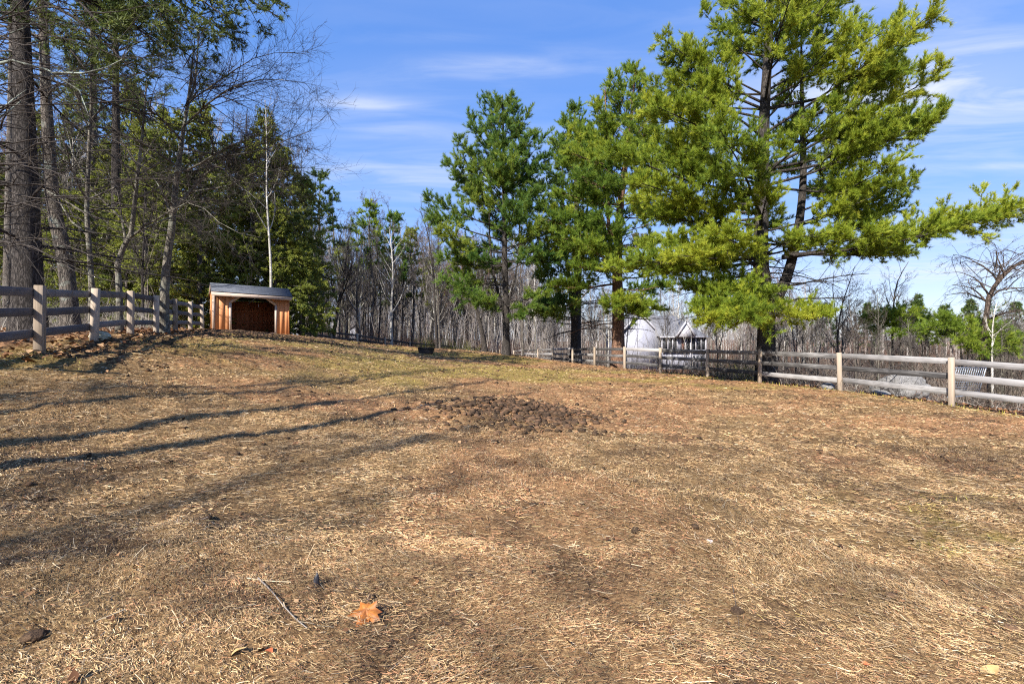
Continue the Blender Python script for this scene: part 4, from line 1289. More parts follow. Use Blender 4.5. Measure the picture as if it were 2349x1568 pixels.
# ------------------------------------------------------------------ shed
def build_shed():
    A, B = np.array([-14.87, 24.0]), np.array([-11.96, 26.0])
    W = float(np.linalg.norm(B - A))
    rz = math.atan2(B[1] - A[1], B[0] - A[0])
    mid = (A + B) / 2
    zl, zr = .52 + EYE, .36 + EYE
    base = .46 + EYE
    root = thing("run_in_shed", (mid[0], mid[1], base), "small orange brown wooden run-in shed with a grey shingle roof and chamfered doorway", "shed", None, rz)
    tilt = (zr - zl) / W * .55
    hw, D = W / 2, 2.5
    H = 2.08
    zb = -.02
    def sh(x):               # the shed leans a touch with the slope
        return x * tilt
    # local frame: x along the front, -y towards the viewer
    xo0, xo1 = -hw + .235 * W, hw - .205 * W
    ch = .62
    ztop = H - .06
    zc = H - .06 - .52
    boards = MB()
    rng = np.random.default_rng(4)
    def top_at(x):
        if x < xo0 or x > xo1:
            return zb
        if x < xo0 + ch:
            return zc + (x - xo0) / ch * (ztop - zc)
        if x > xo1 - ch:
            return zc + (xo1 - x) / ch * (ztop - zc)
        return ztop
    def strips(x0, x1, n, fixed=None):
        e = np.linspace(x0, x1, n + 1)
        for k in range(n):
            a, b = e[k] + .004, e[k + 1] - .004
            za, zb2 = (zb, zb) if fixed else (top_at(a + 1e-4), top_at(b - 1e-4))
            poly = [(a, 0, za + sh(a)), (b, 0, zb2 + sh(b)), (b, 0, H + sh(b)), (a, 0, H + sh(a))]
            boards.prism(poly, (0, .025, 0), rng.uniform(.44, .58))
    strips(-hw, xo0, 3, True)
    strips(xo0, xo0 + ch, 3)
    boards.build("front_wall", M["shed_board"], root)
    boards = MB()
    strips(xo1, hw, 3, True)
    strips(xo1 - ch, xo1, 3)
    boards.build("front_wall", M["shed_board"], root)
    for x, nm in ((-hw, "side_wall"), (hw, "side_wall")):
        m = MB()
        e = np.linspace(.03, D, 12)
        for k in range(11):
            def rt(y):
                return (H + .36 * min(1, y / .75) if y < .75 else H + .36 - (y - .75) * .32) - .03 + sh(x)
            m.prism([(x, e[k] + .003, zb + sh(x)), (x, e[k + 1] - .003, zb + sh(x)), (x, e[k + 1] - .003, rt(e[k + 1])), (x, e[k] + .003, rt(e[k]))], (.025 * (1 if x < 0 else -1), 0, 0), rng.random())
        m.build(nm, M["shed_board"], root)
    m = MB()
    e = np.linspace(-hw + .03, hw - .03, 16)
    for k in range(15):
        m.prism([(e[k] + .003, D - .03, zb + sh(e[k])), (e[k + 1] - .003, D - .03, zb + sh(e[k])), (e[k + 1] - .003, D - .03, 1.80), (e[k] + .003, D - .03, 1.80)], (0, .025, 0), rng.random())
    m.build("back_wall", M["shed_inside"], root)
    m = MB()
    m.beam((-hw + .04, D - .065, .62), (hw - .04, D - .065, .62), .06, .13, tint=.3)
    m.beam((-hw + .04, D - .065, 1.25), (hw - .04, D - .065, 1.25), .06, .13, tint=.6)
    m.beam((.25, D - .06, .0), (.25, D - .06, 1.78), .09, .05, tint=.7, up=(0, 1, 0))
    m.build("wall_brace", M["shed_inside"], root)
    m = MB()
    for k in range(12):
        y0 = .05 + k * (D - .1) / 12
        m.box((0, y0 + (D - .1) / 24, .02), (2 * hw - .07, (D - .1) / 12 - .006, .04), tint=rng.random())
    m.build("floor", M["shed_inside"], root)
    # trims
    for x in (-hw + .055, hw - .045):
        m = MB()
        m.box((x, -.016, H / 2 + sh(x) - .02), (.12 if x < 0 else .07, .028, H + .02), tint=.55 if x < 0 else .2)
        m.build("corner_board", M["shed_trim"] if x < 0 else M["shed_board"], root)
    m = MB()
    m.box((xo0 - .055, -.016, (zc) / 2 + sh(xo0)), (.11, .028, zc + .02), tint=.5)
    m.beam((xo0 - .05, -.016, zc + .02 + sh(xo0)), (xo0 + ch + .06, -.016, ztop + .05 + sh(xo0)), .029, .12, tint=.2, up=(-.6, 0, .7))
    m.build("opening_trim", M["shed_trim"], root)
    m = MB()
    m.box((xo1 + .055, -.016, zc / 2 + sh(xo1)), (.11, .028, zc + .02), tint=.7)
    m.beam((xo1 + .05, -.016, zc + .02 + sh(xo1)), (xo1 - ch - .06, -.016, ztop + .05 + sh(xo1)), .029, .12, tint=.4, up=(.6, 0, .7))
    m.build("opening_trim", M["shed_trim"], root)
    # roof
    ov, so = .34, .07
    def roofp(x, y):
        return H + .075 + .36 * (y / .75) if y <= .75 else H + .075 + .36 - (y - .75) * .32
    r = MB()
    x0, x1 = -hw - so, hw + so
    ys = [-ov, .75, D + .2]
    prof = [(y, roofp(0, y)) for y in ys]
    poly = [(x0, y, z + sh(x0)) for y, z in prof] + [(x0, y, z - .035 + sh(x0)) for y, z in prof[::-1]]
    r.prism(poly, (x1 - x0, 0, sh(x1) - sh(x0)))
    # courses of shingles on the front slope, each lapping the one below
    for k in range(11):
        ya, yb = -ov - .02 + k * .1, -ov + (k + 1) * .1 + .015
        nn = 1
        e = np.linspace(x0 - .01, x1 + .01, nn + 1)
        for j in range(nn):
            xa, xb = e[j] + .004, e[j + 1] - .004
            za, zb_ = roofp(0, ya) + .009, roofp(0, yb) + .003
            r.prism([(xa, ya, za + sh(xa)), (xb, ya, za + sh(xb)), (xb, yb, zb_ + sh(xb)), (xa, yb, zb_ + sh(xa))], (0, 0, .006 + .003 * rng.random()), rng.random())
    rf = r.build("roof", M["shingle"], root)
    m = MB()
    zf = roofp(0, -ov)
    m.beam((x0 + .01, -ov + .012, zf - .125 + sh(x0)), (x1 - .01, -ov + .012, zf - .125 + sh(x1)), .026, .17, tint=.6)
    m.build("fascia", M["shed_trim"], root)
    for x in (x0 + .02, x1 - .02):
        m = MB()
        m.beam((x, -ov + .03, zf - .10 + sh(x)), (x, .75, roofp(0, .75) - .10 + sh(x)), .026, .12, tint=.5)
        m.beam((x, .75, roofp(0, .75) - .10 + sh(x)), (x, D + .18, roofp(0, D + .18) - .10 + sh(x)), .026, .12, tint=.5)
        m.build("rake_board", M["shed_trim"], root)
    m = MB()
    m.beam((xo0 - .05, -.03, .015 + sh(xo0)), (xo1 + .05, -.03, .015 + sh(xo1)), .06, .07, tint=.6)
    m.build("threshold", M["shed_trim"], root)
    m = MB()
    m.beam((.1, -.26, -.08), (xo1 - .03, -.26, -.10), .36, .045, tint=.3, up=(0, -.25, 1))
    m.beam((.1, -.46, -.14), (xo1 - .03, -.46, -.16), .04, .12, tint=.8)
    m.build("step_plank", M["plank_fresh"], root)
    m = MB()
    for y in (.1, D - .15):
        m.beam((-hw + .02, y, -.19 + sh(-hw)), (hw + .05, y, -.19 + sh(hw)), .14, .32, tint=.1)
    m.build("skid", M["shed_inside"], root)


# ------------------------------------------------------------------ white house beyond the fence
def gable_block(root, x0, x1, y0, y1, z0, ze, zr, mat_wall, ridge_y=True):
    """walls with a gable facing -y"""
    m = MB()
    xm = (x0 + x1) / 2
    m.prism([(x0, y0, z0), (x1, y0, z0), (x1, y0, ze), (xm, y0, zr), (x0, y0, ze)], (0, y1 - y0, 0))
    m.build("wall", mat_wall, root)


def build_house():
    Y = 72.0
    k = Y / F
    def X(px):
        return (px - CX) * k
    def Z(py):
        return (CY - py) * k + EYE
    g = Z(850)
    root = thing("house", (X(1510), Y, g), "white two storey house with grey roof and screened porch seen through the pines", "house")
    o = np.array([X(1510), Y, g])
    def L(px, py, dy=0.0):
        return np.array([X(px), Y + dy, Z(py)]) - o
    # main block: gable wall toward the paddock
    m = MB()
    a, b, ap = L(1418, 768), L(1516, 768), L(1467, 716)
    m.prism([L(1418, 855), L(1516, 855), b, ap, a], (0, 9, 0))
    m.build("wall", M["siding"], root)
    r = MB()
    for p, s in ((a, -1), (b, 1)):
        d = norm(p - ap)
        q = p + d * .4
        r.prism([ap + (0, -.35, .06), q + (0, -.35, .06), q + (0, 9.3, .06), ap + (0, 9.3, .06)], (0, 0, .14))
    r.build("roof", M["house_roof"], root)
    t = MB()
    for p in (a, b):
        d = norm(p - ap)
        t.beam(ap + (0, -.38, -.05), p + d * .4 + (0, -.38, -.05), .06, .28)
    t.build("roof_trim", M["white_trim"], root)
    # porch wing: hip roof, posts, screens, lower storey
    e0, e1 = L(1506, 771, -1.5), L(1616, 771, -1.5)
    r = MB()
    r0, r1 = L(1490, 722, 2.2), L(1556, 722, 2.2)
    bk0, bk1 = L(1506, 771, 6), L(1616, 771, 6)
    V = np.array([e0, e1, r1, r0, bk0, bk1])
    r.add(V, [np.array([[0, 1, 2, 3], [5, 4, 3, 2]]), np.array([[1, 5, 2], [4, 0, 3]])])
    r.add(np.array([e0, e1, bk1, bk0]) - (0, 0, .03), [np.array([[3, 2, 1, 0]])])
    r.build("roof", M["house_roof"], root)
    ga, gb, gt = L(1540, 771, -2.3), L(1582, 771, -2.3), L(1562, 738, -2.3)
    gr = MB()
    gr.prism([gt, ga, ga + (0, 0, -.12), gt + (0, 0, -.16)], (0, 3.2, 0))
    gr.prism([gt, gb, gb + (0, 0, -.12), gt + (0, 0, -.16)], (0, 3.2, 0))
    gr.build("porch_gable", M["house_roof"], root)
    t = MB()
    t.beam(gt + (0, -.06, 0), ga + (0, -.06, 0), .08, .30)
    t.beam(gt + (0, -.06, 0), gb + (0, -.06, 0), .08, .30)
    t.beam(e0 + (0, -.05, -.12), e1 + (0, -.05, -.12), .1, .22)
    t.prism([ga + (.2, .1, -.1), gb + (-.2, .1, -.1), gt + (0, .1, -.3)], (0, .05, 0))
    t.build("eave_trim", M["white_trim"], root)
    w = MB()
    w.prism([L(1512, 803, -.9), L(1612, 803, -.9), L(1612, 852, -.9), L(1512, 852, -.9)], (0, .2, 0))
    w.prism([L(1612, 772, -1.1), L(1612, 852, -1.1), L(1612, 852, 5), L(1612, 772, 5)], (.12, 0, 0))
    w.prism([L(1512, 772, 3.4), L(1612, 772, 3.4), L(1612, 852, 3.4), L(1512, 852, 3.4)], (0, .2, 0))
    w.prism([L(1548, 773, -1.05), L(1558, 773, -1.05), L(1558, 803, -1.05), L(1548, 803, -1.05)], (0, .1, 0))
    w.build("wall", M["siding"], root)
    d = MB()
    d.prism([L(1558, 773, -1.0), L(1565, 773, -1.0), L(1565, 803, -1.0), L(1558, 803, -1.0)], (0, .1, 0))
    d.build("door", M["door_brown"], root)
    for p0, p1 in ((1514, 1526), (1527, 1537), (1537, 1547), (1567, 1576), (1579, 1589), (1590, 1601), (1602, 1611)):
        s = MB()
        s.prism([L(p0 + .8, 774, -1.0), L(p1 - .8, 774, -1.0), L(p1 - .8, 801, -1.0), L(p0 + .8, 801, -1.0)], (0, .05, 0))
        s.build("screen", M["screen_dark"], root)
    for p in (1513, 1526.5, 1537, 1547.5, 1566, 1577.5, 1589.5, 1601.5, 1612):
        s = MB()
        c = L(p, 772, -1.15)
        s.beam(c, c + np.array([0, 0, -(852 - 772) * k if p in (1513, 1577.5, 1612) else -31 * k]), .16, .16, up=(0, 1, 0))
        s.build("porch_post", M["white_trim"], root)
    s = MB()
    s.beam(L(1512, 804, -1.2), L(1613, 804, -1.2), .3, .35)
    s.build("porch_floor_edge", M["white_trim"], root)
    for p in (1586, 1594, 1603):
        s = MB()
        s.prism([L(p - 3, 815, -.97), L(p + 3, 815, -.97), L(p + 3, 840, -.97), L(p - 3, 840, -.97)], (0, .06, 0))
        f = s.build("window", M["window_glass"], root)
        q = MB()
        for u, v in (((p - 3.4, 815), (p + 3.4, 815)), ((p - 3.4, 840), (p + 3.4, 840)), ((p - 3.4, 815), (p - 3.4, 840)), ((p + 3.4, 815), (p + 3.4, 840)), ((p - 3.4, 828), (p + 3.4, 828))):
            q.beam(L(*u, -1.02), L(*v, -1.02), .08, .12, up=(0, 1, 0))
        q.build("frame", M["white_trim"], f)
    # a second small white house glimpsed far left
    Y2 = 88.0
    b = on_ground(822, Y2)
    root2 = thing("house", tuple(b), "tiny pale house glimpsed between bare trunks far behind the dark back fence", "house")
    m = MB()
    m.prism([(-3.2, 0, 0), (3.2, 0, 0), (3.2, 0, 3.0), (0, 0, 5.2), (-3.2, 0, 3.0)], (0, 7, 0))
    m.build("wall", M["siding"], root2)
    m = MB()
    for s_ in (-1, 1):
        m.prism([(0, -.3, 5.3), (s_ * 3.6, -.3, 2.8), (s_ * 3.6, 7.3, 2.8), (0, 7.3, 5.3)], (0, 0, .12))
    m.build("roof", M["house_roof"], root2)
    for x in (-1.5, 1.5):
        m = MB()
        m.box((x, -.03, 1.6), (.9, .05, 1.2))
        m.build("window", M["window_glass"], root2)


# ------------------------------------------------------------------ woods behind
def build_woods():
    rng = np.random.default_rng(301)
    # sharper individuals first
    def st(line, Y, r, r1=.02, wob=.012):
        pts = [at(*p, Y) for p in line]
        pts[0] = on_ground(line[0][0], Y)
        return stem(np.array(pts), r, r1, 14, wob, rng)
    ind = [
        ([(898, 780), (899, 700), (903, 620), (898, 560), (894, 520)], 42, .13, "bark_pale", "pale birch like trunk forking in the middle of the leafless wood", .3),
        ([(1003, 800), (998, 700), (990, 600), (975, 520), (962, 480)], 40, .11, "bark_pine", "tall leaning bare tree behind the black tub, thin top bending left", .3),
        ([(1010, 800), (1006, 720), (1003, 600), (1000, 500), (985, 470)], 41, .09, "bark_brown", "slim bare tree standing close to the leaning one behind the tub", .3),
        ([(762, 775), (775, 700), (785, 650), (792, 590), (800, 540)], 38, .16, "bark_pine", "dark twisted bare tree just right of the shed", .42),
        ([(1114, 800), (1102, 745), (1088, 695), (1080, 640), (1075, 590)], 36, .20, "bark_pine", "dark trunk leaning left beside the lone dark green pine", .3),
        ([(722, 770), (724, 680), (722, 600), (716, 520), (712, 470)], 36, .10, "bark_grey", "tall thin bare tree nearest the shed's right wall", .3),
        ([(868, 775), (872, 690), (868, 600), (862, 540)], 46, .10, "bark_pine", "bare tree left of the pale birch like trunk", .35),
        ([(1200, 790), (1200, 720), (1203, 680), (1195, 620)], 44, .13, "bark_brown", "small bare tree right of the lone pine's trunk, seen above the fence", .35),
        ([(828, 780), (820, 700), (823, 620), (832, 560)], 44, .12, "bark_brown", "bare tree with spreading top in front of the tiny pale house", .42)]
    for line, Y, r, bk, lab, sp in ind:
        bare_tree("bare_tree", on_ground(line[0][0], Y), lab, None, [st(line, Y, r)], M[bk], M["twig"], rng, (15,), (.3, .98), l1=sp, n2=7, n3=5, n4=3, up=.7, wig=.22, rmin=.009)
    # conifers poking out above the leafless wood
    for px, top, Y, w, lab, lm in ((735, 405, 43, 82, "tall open crowned pine rising right of the shed's hemlocks", "needles_blue"), (850, 455, 49, 48, "pine with a rounded tuft top above the middle of the leafless wood", "needles_mid"),
                                   (905, 487, 50, 46, "pine with a narrow leaning top behind the pale birch like trunk", "needles_green"), (944, 528, 54, 38, "short ragged pine left of the leaning bare tree", "needles_olive"),
                                   (708, 560, 40, 36, "low dark evergreen at the foot of the tall open crowned pine", "needles_blue"), (1120, 590, 60, 40, "dim evergreen showing behind the lone dark green pine", "needles_olive"),
                                   (790, 560, 58, 40, "olive evergreen between the tall open crowned pine and the tufted one", "needles_olive"), (822, 610, 64, 34, "small far evergreen above the tiny pale house", "needles_mid"), (880, 590, 60, 36, "far evergreen just left of the pale birch like trunk", "needles_blue"), (985, 600, 62, 36, "far olive evergreen behind the leaning bare tree", "needles_olive"), (1050, 640, 66, 40, "low far evergreen left of the lone pine", "needles_mid"), (1255, 650, 70, 36, "low far evergreen left of the dark many branched pine", "needles_olive"), (1690, 665, 64, 34, "low far evergreen left of the biggest pine", "needles_olive")):
        b = on_ground(px, Y)
        s = stem(np.array([b, at(px + 4, 640, Y), at(px - 3, (top + 640) / 2, Y), at(px, top, Y)]), .19, .03, 14)
        bt = min(top + 150, 700)
        tab = [(top, 8, 8), (top + .16 * (bt - top), w * .45, w * .45), (top + .4 * (bt - top), w * .8, w * .75), (top + .7 * (bt - top), w, w), (bt, w * .6, w * .7)]
        lim = table_limbs(rng, tab, axis_of(s[0]), Y, .95, 4, lin((0, .15), (.5, .35), (1, 1.0)), lin((0, .15), (.5, .5), (1, 1.2)))
        conifer("pine_tree", b, lab, None, [s], lim, FOL_FAR, M["bark_brown"], M[lm], rng)
    # a set of bare tree kinds, copied through the woods
    protos = []
    kinds = [("bark_grey", "twig", 11, .10, .55), ("bark_brown", "twig_dark", 12, .12, .5), ("bark_pale", "twig", 10, .09, .6), ("bark_brown", "twig", 13, .11, .6), ("bark_grey", "twig_dark", 9.5, .085, .45), ("bark_brown", "brush_red", 10, .09, .5), ("bark_pale", "brush_pale", 12, .1, .6), ("bark_pale", "brush_far", 13, .13, .6), ("bark_pine", "twig", 12, .17, .5)]
    used = [False] * len(kinds)
    for j, (bk, tw, H, r, up) in enumerate(kinds):
        lean = rng.normal(0, .05 * H, 2)
        P = np.array([(0, 0, 0), (lean[0] * .2, lean[1] * .2, H * .33), (lean[0] * .7, lean[1] * .7, H * .7), (lean[0], lean[1], H)])
        s = stem(P, r, .02, 14, .03, rng)
        ss = [s]
        if j % 2:
            q = s[0][5]
            ss.append(stem(np.array([q, q + (.5, .2, 1.6), q + (1.0, .4, H * .45)]), r * .6, .015, 10, .03, rng, False))
        o = bare_tree("bare_tree", (0, 0, 0), "x", None, ss, M[bk], M[tw], rng, (16, 9), (.28, .98), l1=.30, n2=7, n3=5, n4=3, up=up, wig=.24, rmin=.012, sides=6)
        protos.append((o, H))
    def place(px, Y, top, lab, grp, kinds_=None):
        j = int(rng.choice(kinds_ if kinds_ else len(protos)))
        o, H = protos[j]
        b = on_ground(px, Y)
        h = at(px, top, Y)[2] - b[2]
        s = max(.35, h / H)
        loc = (b[0], b[1], b[2] - .1)
        sx = s * rng.uniform(.75, 1.1)
        if not used[j]:
            used[j] = True
            o.location, o.rotation_euler, o.scale = loc, (0, 0, rng.uniform(0, 6.28)), (sx, sx, s)
            o["label"], o["group"] = lab, grp
        else:
            copy_tree(o, loc, rng.uniform(0, 6.28), (sx, s), lab, grp)
    for _ in range(115):
        px = rng.uniform(690, 1230)
        place(px, rng.uniform(56, 92) if abs(px - 1140) < 60 else rng.uniform(47, 88), rng.normal(560, 42) + (25 if px > 950 else 0), "thin bare tree of the leafless wood behind the far fence, between shed and lone pine", "bare trees behind the far fence")
    for _ in range(60):
        px = rng.uniform(1210, 1900)
        Y = rng.uniform(76, 110) if 1400 < px < 1640 else rng.uniform(56, 95)
        place(px, Y, rng.normal(668, 22), "thin bare tree of the low wood behind the right fence and the pines", "bare trees behind the right fence")
    for px, Y, top in ((1436, 50, 655), (1530, 54, 690), (1632, 54, 660)):
        place(px, Y, top, "thin bare tree standing in front of the white house", "bare trees in front of the white house", [0, 1, 3])
    for _ in range(72):
        px = rng.uniform(1640, 2600)
        Y = rng.uniform(17.5, 45)
        if fence_side_right((px - CX) * Y / F, Y) < 2.2:
            continue
        place(px, Y, rng.normal(735, 28) if Y > 26 else rng.normal(760, 18), "scrubby grey bare tree in the thicket beyond the sunlit right fence", "scrub trees right of the biggest pine", [0, 1, 3, 4, 5])
    for _ in range(44):
        px = rng.uniform(-350, 700)
        Y = rng.uniform(21, 46) if px < 330 and px > 60 else rng.uniform(33, 50)
        place(px, Y, rng.uniform(230, 470), "thin bare tree among the evergreens of the left wood", "thin bare trees in the left wood")
    for j, u in enumerate(used):
        if not u:
            for ch in list(protos[j][0].children):
                bpy.data.objects.remove(ch)
            bpy.data.objects.remove(protos[j][0])
    # right side singles
    def st2(line, Y, r, r1=.012):
        pts = [at(*p, Y) for p in line]
        pts[0] = on_ground(line[0][0], Y)
        return stem(np.array(pts), r, r1, 14, .006, rng)
    Y = 22
    bare_tree("bare_tree", on_ground(2048, Y), "lone bare sapling with an upright fan of twigs above the left green young pine", None, [st2([(2050, 800), (2050, 720), (2054, 670), (2062, 640), (2085, 600)], Y, .065)], M["bark_brown"], M["twig_dark"], rng, (11,), (.5, .98), l1=.30, n2=6, n3=4, n4=2, up=.5, wig=.25, rmin=.006)
    Y = 24
    bare_tree("bare_tree", on_ground(1925, Y), "bare forked sapling right of the biggest pine's trunk", None, [st2([(1924, 800), (1926, 730), (1934, 690), (1948, 650), (1962, 610)], Y, .06), st2([(1922, 810), (1918, 720), (1912, 660), (1914, 620)], Y, .04)], M["bark_brown"], M["twig_dark"], rng, (10, 6), (.5, .98), l1=.34, n2=5, n3=4, n4=2, up=.4, wig=.28, rmin=.006)
    Y = 18
    tang = []
    for _ in range(26):
        a = at(2285 + rng.normal(0, 18), 640 + rng.normal(0, 22), Y + rng.normal(0, .3))
        dx = rng.uniform(-1, 1) * 2.2
        mid = a + np.array([dx * .55, rng.normal(0, .5), rng.uniform(.2, .9)])
        e = a + np.array([dx, rng.normal(0, .8), rng.uniform(-1.4, .3)])
        tang.append(([a, mid, e], rng.uniform(.010, .022)))
    bare_tree("vine_tree", on_ground(2262, Y), "crooked dead tree at the right edge smothered in arching tangled vines", None, [st2([(2258, 820), (2262, 720), (2272, 670), (2290, 645), (2312, 620), (2345, 598)], Y, .13, .05)], M["bark_vine"], M["twig_dark"], rng, (14,), (.5, 1), l1=.4, n2=5, n3=4, n4=2, up=-.5, wig=.35, rmin=.006, limbs=tang, cat="dead tree")
    Y = 17.5
    bare_tree("birch_tree", on_ground(2276, Y), "thin white birch stem in front of the vine smothered dead tree", None, [st2([(2276, 840), (2275, 780), (2278, 730), (2284, 695)], Y, .045)], M["bark_pale"], M["brush_pale"], rng, (8,), (.4, .98), l1=.4, n2=4, n3=3, up=.3, wig=.25, rmin=.005, cat="birch tree")
    # young pines
    for lab, Y, c, boughs in (("young pine with a flat bright green top behind the pale boulder", 21, (2062, 745), [((2062, 745), (1985, 728)), ((2062, 745), (2000, 752)), ((2062, 740), (2040, 712)), ((2062, 745), (2110, 738)), ((2062, 745), (2150, 760)), ((2062, 742), (2090, 716)), ((2062, 745), (2020, 732)), ((2062, 748), (2075, 765))]),
                              ("young pine with a drooping green top nearest the right picture edge", 19, (2200, 765), [((2200, 765), (2130, 752)), ((2200, 765), (2145, 785)), ((2200, 765), (2180, 740)), ((2200, 765), (2245, 758)), ((2200, 768), (2300, 792)), ((2200, 768), (2325, 800)), ((2200, 766), (2265, 775)), ((2200, 768), (2215, 790)), ((2200, 768), (2270, 800))])):
        b = on_ground(c[0] + 4, Y)
        s = stem(np.array([b, (b + at(*c, Y)) / 2 + (.1, 0, 0), at(*c, Y)]), .06, .02, 10)
        ex = []
        for p, q in boughs:
            a, e = at(*p, Y), at(*q, Y - rng.uniform(-1.0, 1.6))
            ex.append([a - (0, 0, .15), (a + e) / 2 + np.array([0, 0, .12]), a + (e - a) * 1.12])
        lim = (np.array([[*at(c[0], c[1], Y)]]), np.array([1.0]), np.array([.5]), np.array([.2]), np.array([.2]))
        conifer("young_pine", b, lab, None, [s], lim, dict(sec=.10, ter=.12, nn=15, nl=.19, nw=.02, sl=.42, tl=.3, t0=.1, spread=.55, flat=.25), M["bark_brown"], M["needles_young"], rng, None, ex)
    # distant conifers on the low hill to the right
    for px, top, Y, lab in ((2105, 682, 110, "distant dark spruce showing above the young green pines"), (2165, 700, 118, "distant evergreen right of the dark spruce, by the vines"), (1990, 700, 120, "distant evergreen low behind the lone bare sapling"), (2225, 690, 125, "distant evergreen behind the vine smothered dead tree"), (1895, 702, 125, "distant evergreen low right of the biggest pine"), (2330, 694, 120, "distant evergreen at the right picture edge")):
        b = on_ground(px, Y)
        s = stem(np.array([b, (b + at(px, top, Y)) / 2, at(px, top, Y)]), .2, .04, 8)
        w = 26
        tab = [(top, 3, 3), (top + 20, w * .5, w * .5), (top + 50, w, w), (top + 90, w * 1.2, w * 1.2)]
        lim = table_limbs(rng, tab, axis_of(s[0]), Y, 1.0, 5, lin((0, 0), (1, .5)), lin((0, .1), (1, .6)))
        conifer("spruce_tree", b, lab, None, [s], lim, dict(sec=.8, ter=.6, nn=8, nl=.5, nw=.14, sl=.34, tl=.5, twigs=False), M["bark_brown"], M["needles_blue"], rng, cat="evergreen tree")


def thicket(name, label, pts, h, rng, mat, n2=3, lean=.25, r=.008, arch=0.0, cat="brush", shrub=0, spread=1.0):
    """mass of thin upright stems with side shoots, one object"""
    ctr = pts
    if shrub:                                # several stems fan out of each root stock
        k = rng.integers(max(2, shrub // 2), shrub * 3 // 2, len(pts))
        hs = np.repeat(h, k)
        ctr = np.repeat(pts, k, 0)
        off = rng.normal(0, 1, ctr.shape) * np.repeat(spread * h * .12, k)[:, None]
        pts = ctr + off
        h = hs * rng.uniform(.55, 1.1, len(hs)) * np.clip(1.15 - .35 * np.linalg.norm(off, axis=1) / (spread * hs * .12), .4, 1.1)
    n = len(pts)
    z = gz(pts[:, 0], pts[:, 1])
    P = np.empty((n, 5, 3))
    P[:, 0] = np.c_[pts, z - .05]
    h = h * (.45 + 1.0 * fbm(pts[:, 0] / 2.6 + 70, pts[:, 1] / 2.6 + 8, 3))
    d = norm(np.c_[rng.normal(0, lean, (n, 2)) + (pts - ctr) / np.maximum(h, .3)[:, None] * 2.2, np.ones(n)])
    for k in range(1, 5):
        d = norm(d + np.c_[rng.normal(0, .13, (n, 2)), -arch * k * rng.random(n)])
        P[:, k] = P[:, k - 1] + d * (h / 4)[:, None]
    R = (r * rng.uniform(.6, 1.5, n))[:, None] * np.linspace(1, .25, 5)[None]
    P2, R2, i2, _ = grow(P, R, np.full(n, n2), (.3, 1), (.3, .9), lambda i, t: h[i] * .42 * rng.uniform(.5, 1.2, len(i)), 4, .3 - arch, .25, .7, rng, .9, r * .35)
    V1, q1 = tubes(P, R, 3)
    V2, q2 = tubes(P2, R2, 3)
    t1 = np.clip(3.2 * (vnoise(ctr[:, 0] / .9 + 20, ctr[:, 1] / .9 + 50) - .5) + .42 + rng.normal(0, .16, n), 0, 1)
    tint = np.r_[np.repeat(t1, 15), np.repeat(np.clip(t1[i2] + rng.normal(0, .1, len(i2)), 0, 1), 12)]
    o = mesh_obj(name, np.concatenate([V1, V2]), [np.concatenate([q1, q2 + len(V1)])], M[mat], None, {"tint": tint})
    tag(o, label, cat, kind="stuff")


def region(n, px0, px1, Y0, Y1, rng):
    Y = np.sqrt(rng.uniform(Y0 ** 2, Y1 ** 2, n))
    px = rng.uniform(px0, px1, n)
    return np.stack([(px - CX) * Y / F, Y], 1)


def clump(p, rng, sc, lo, hi=1.0):
    return p[rng.random(len(p)) < lo + (hi - lo) * sstep(.38, .6, fbm(p[:, 0] / sc + 9, p[:, 1] / sc + 33, 3))]


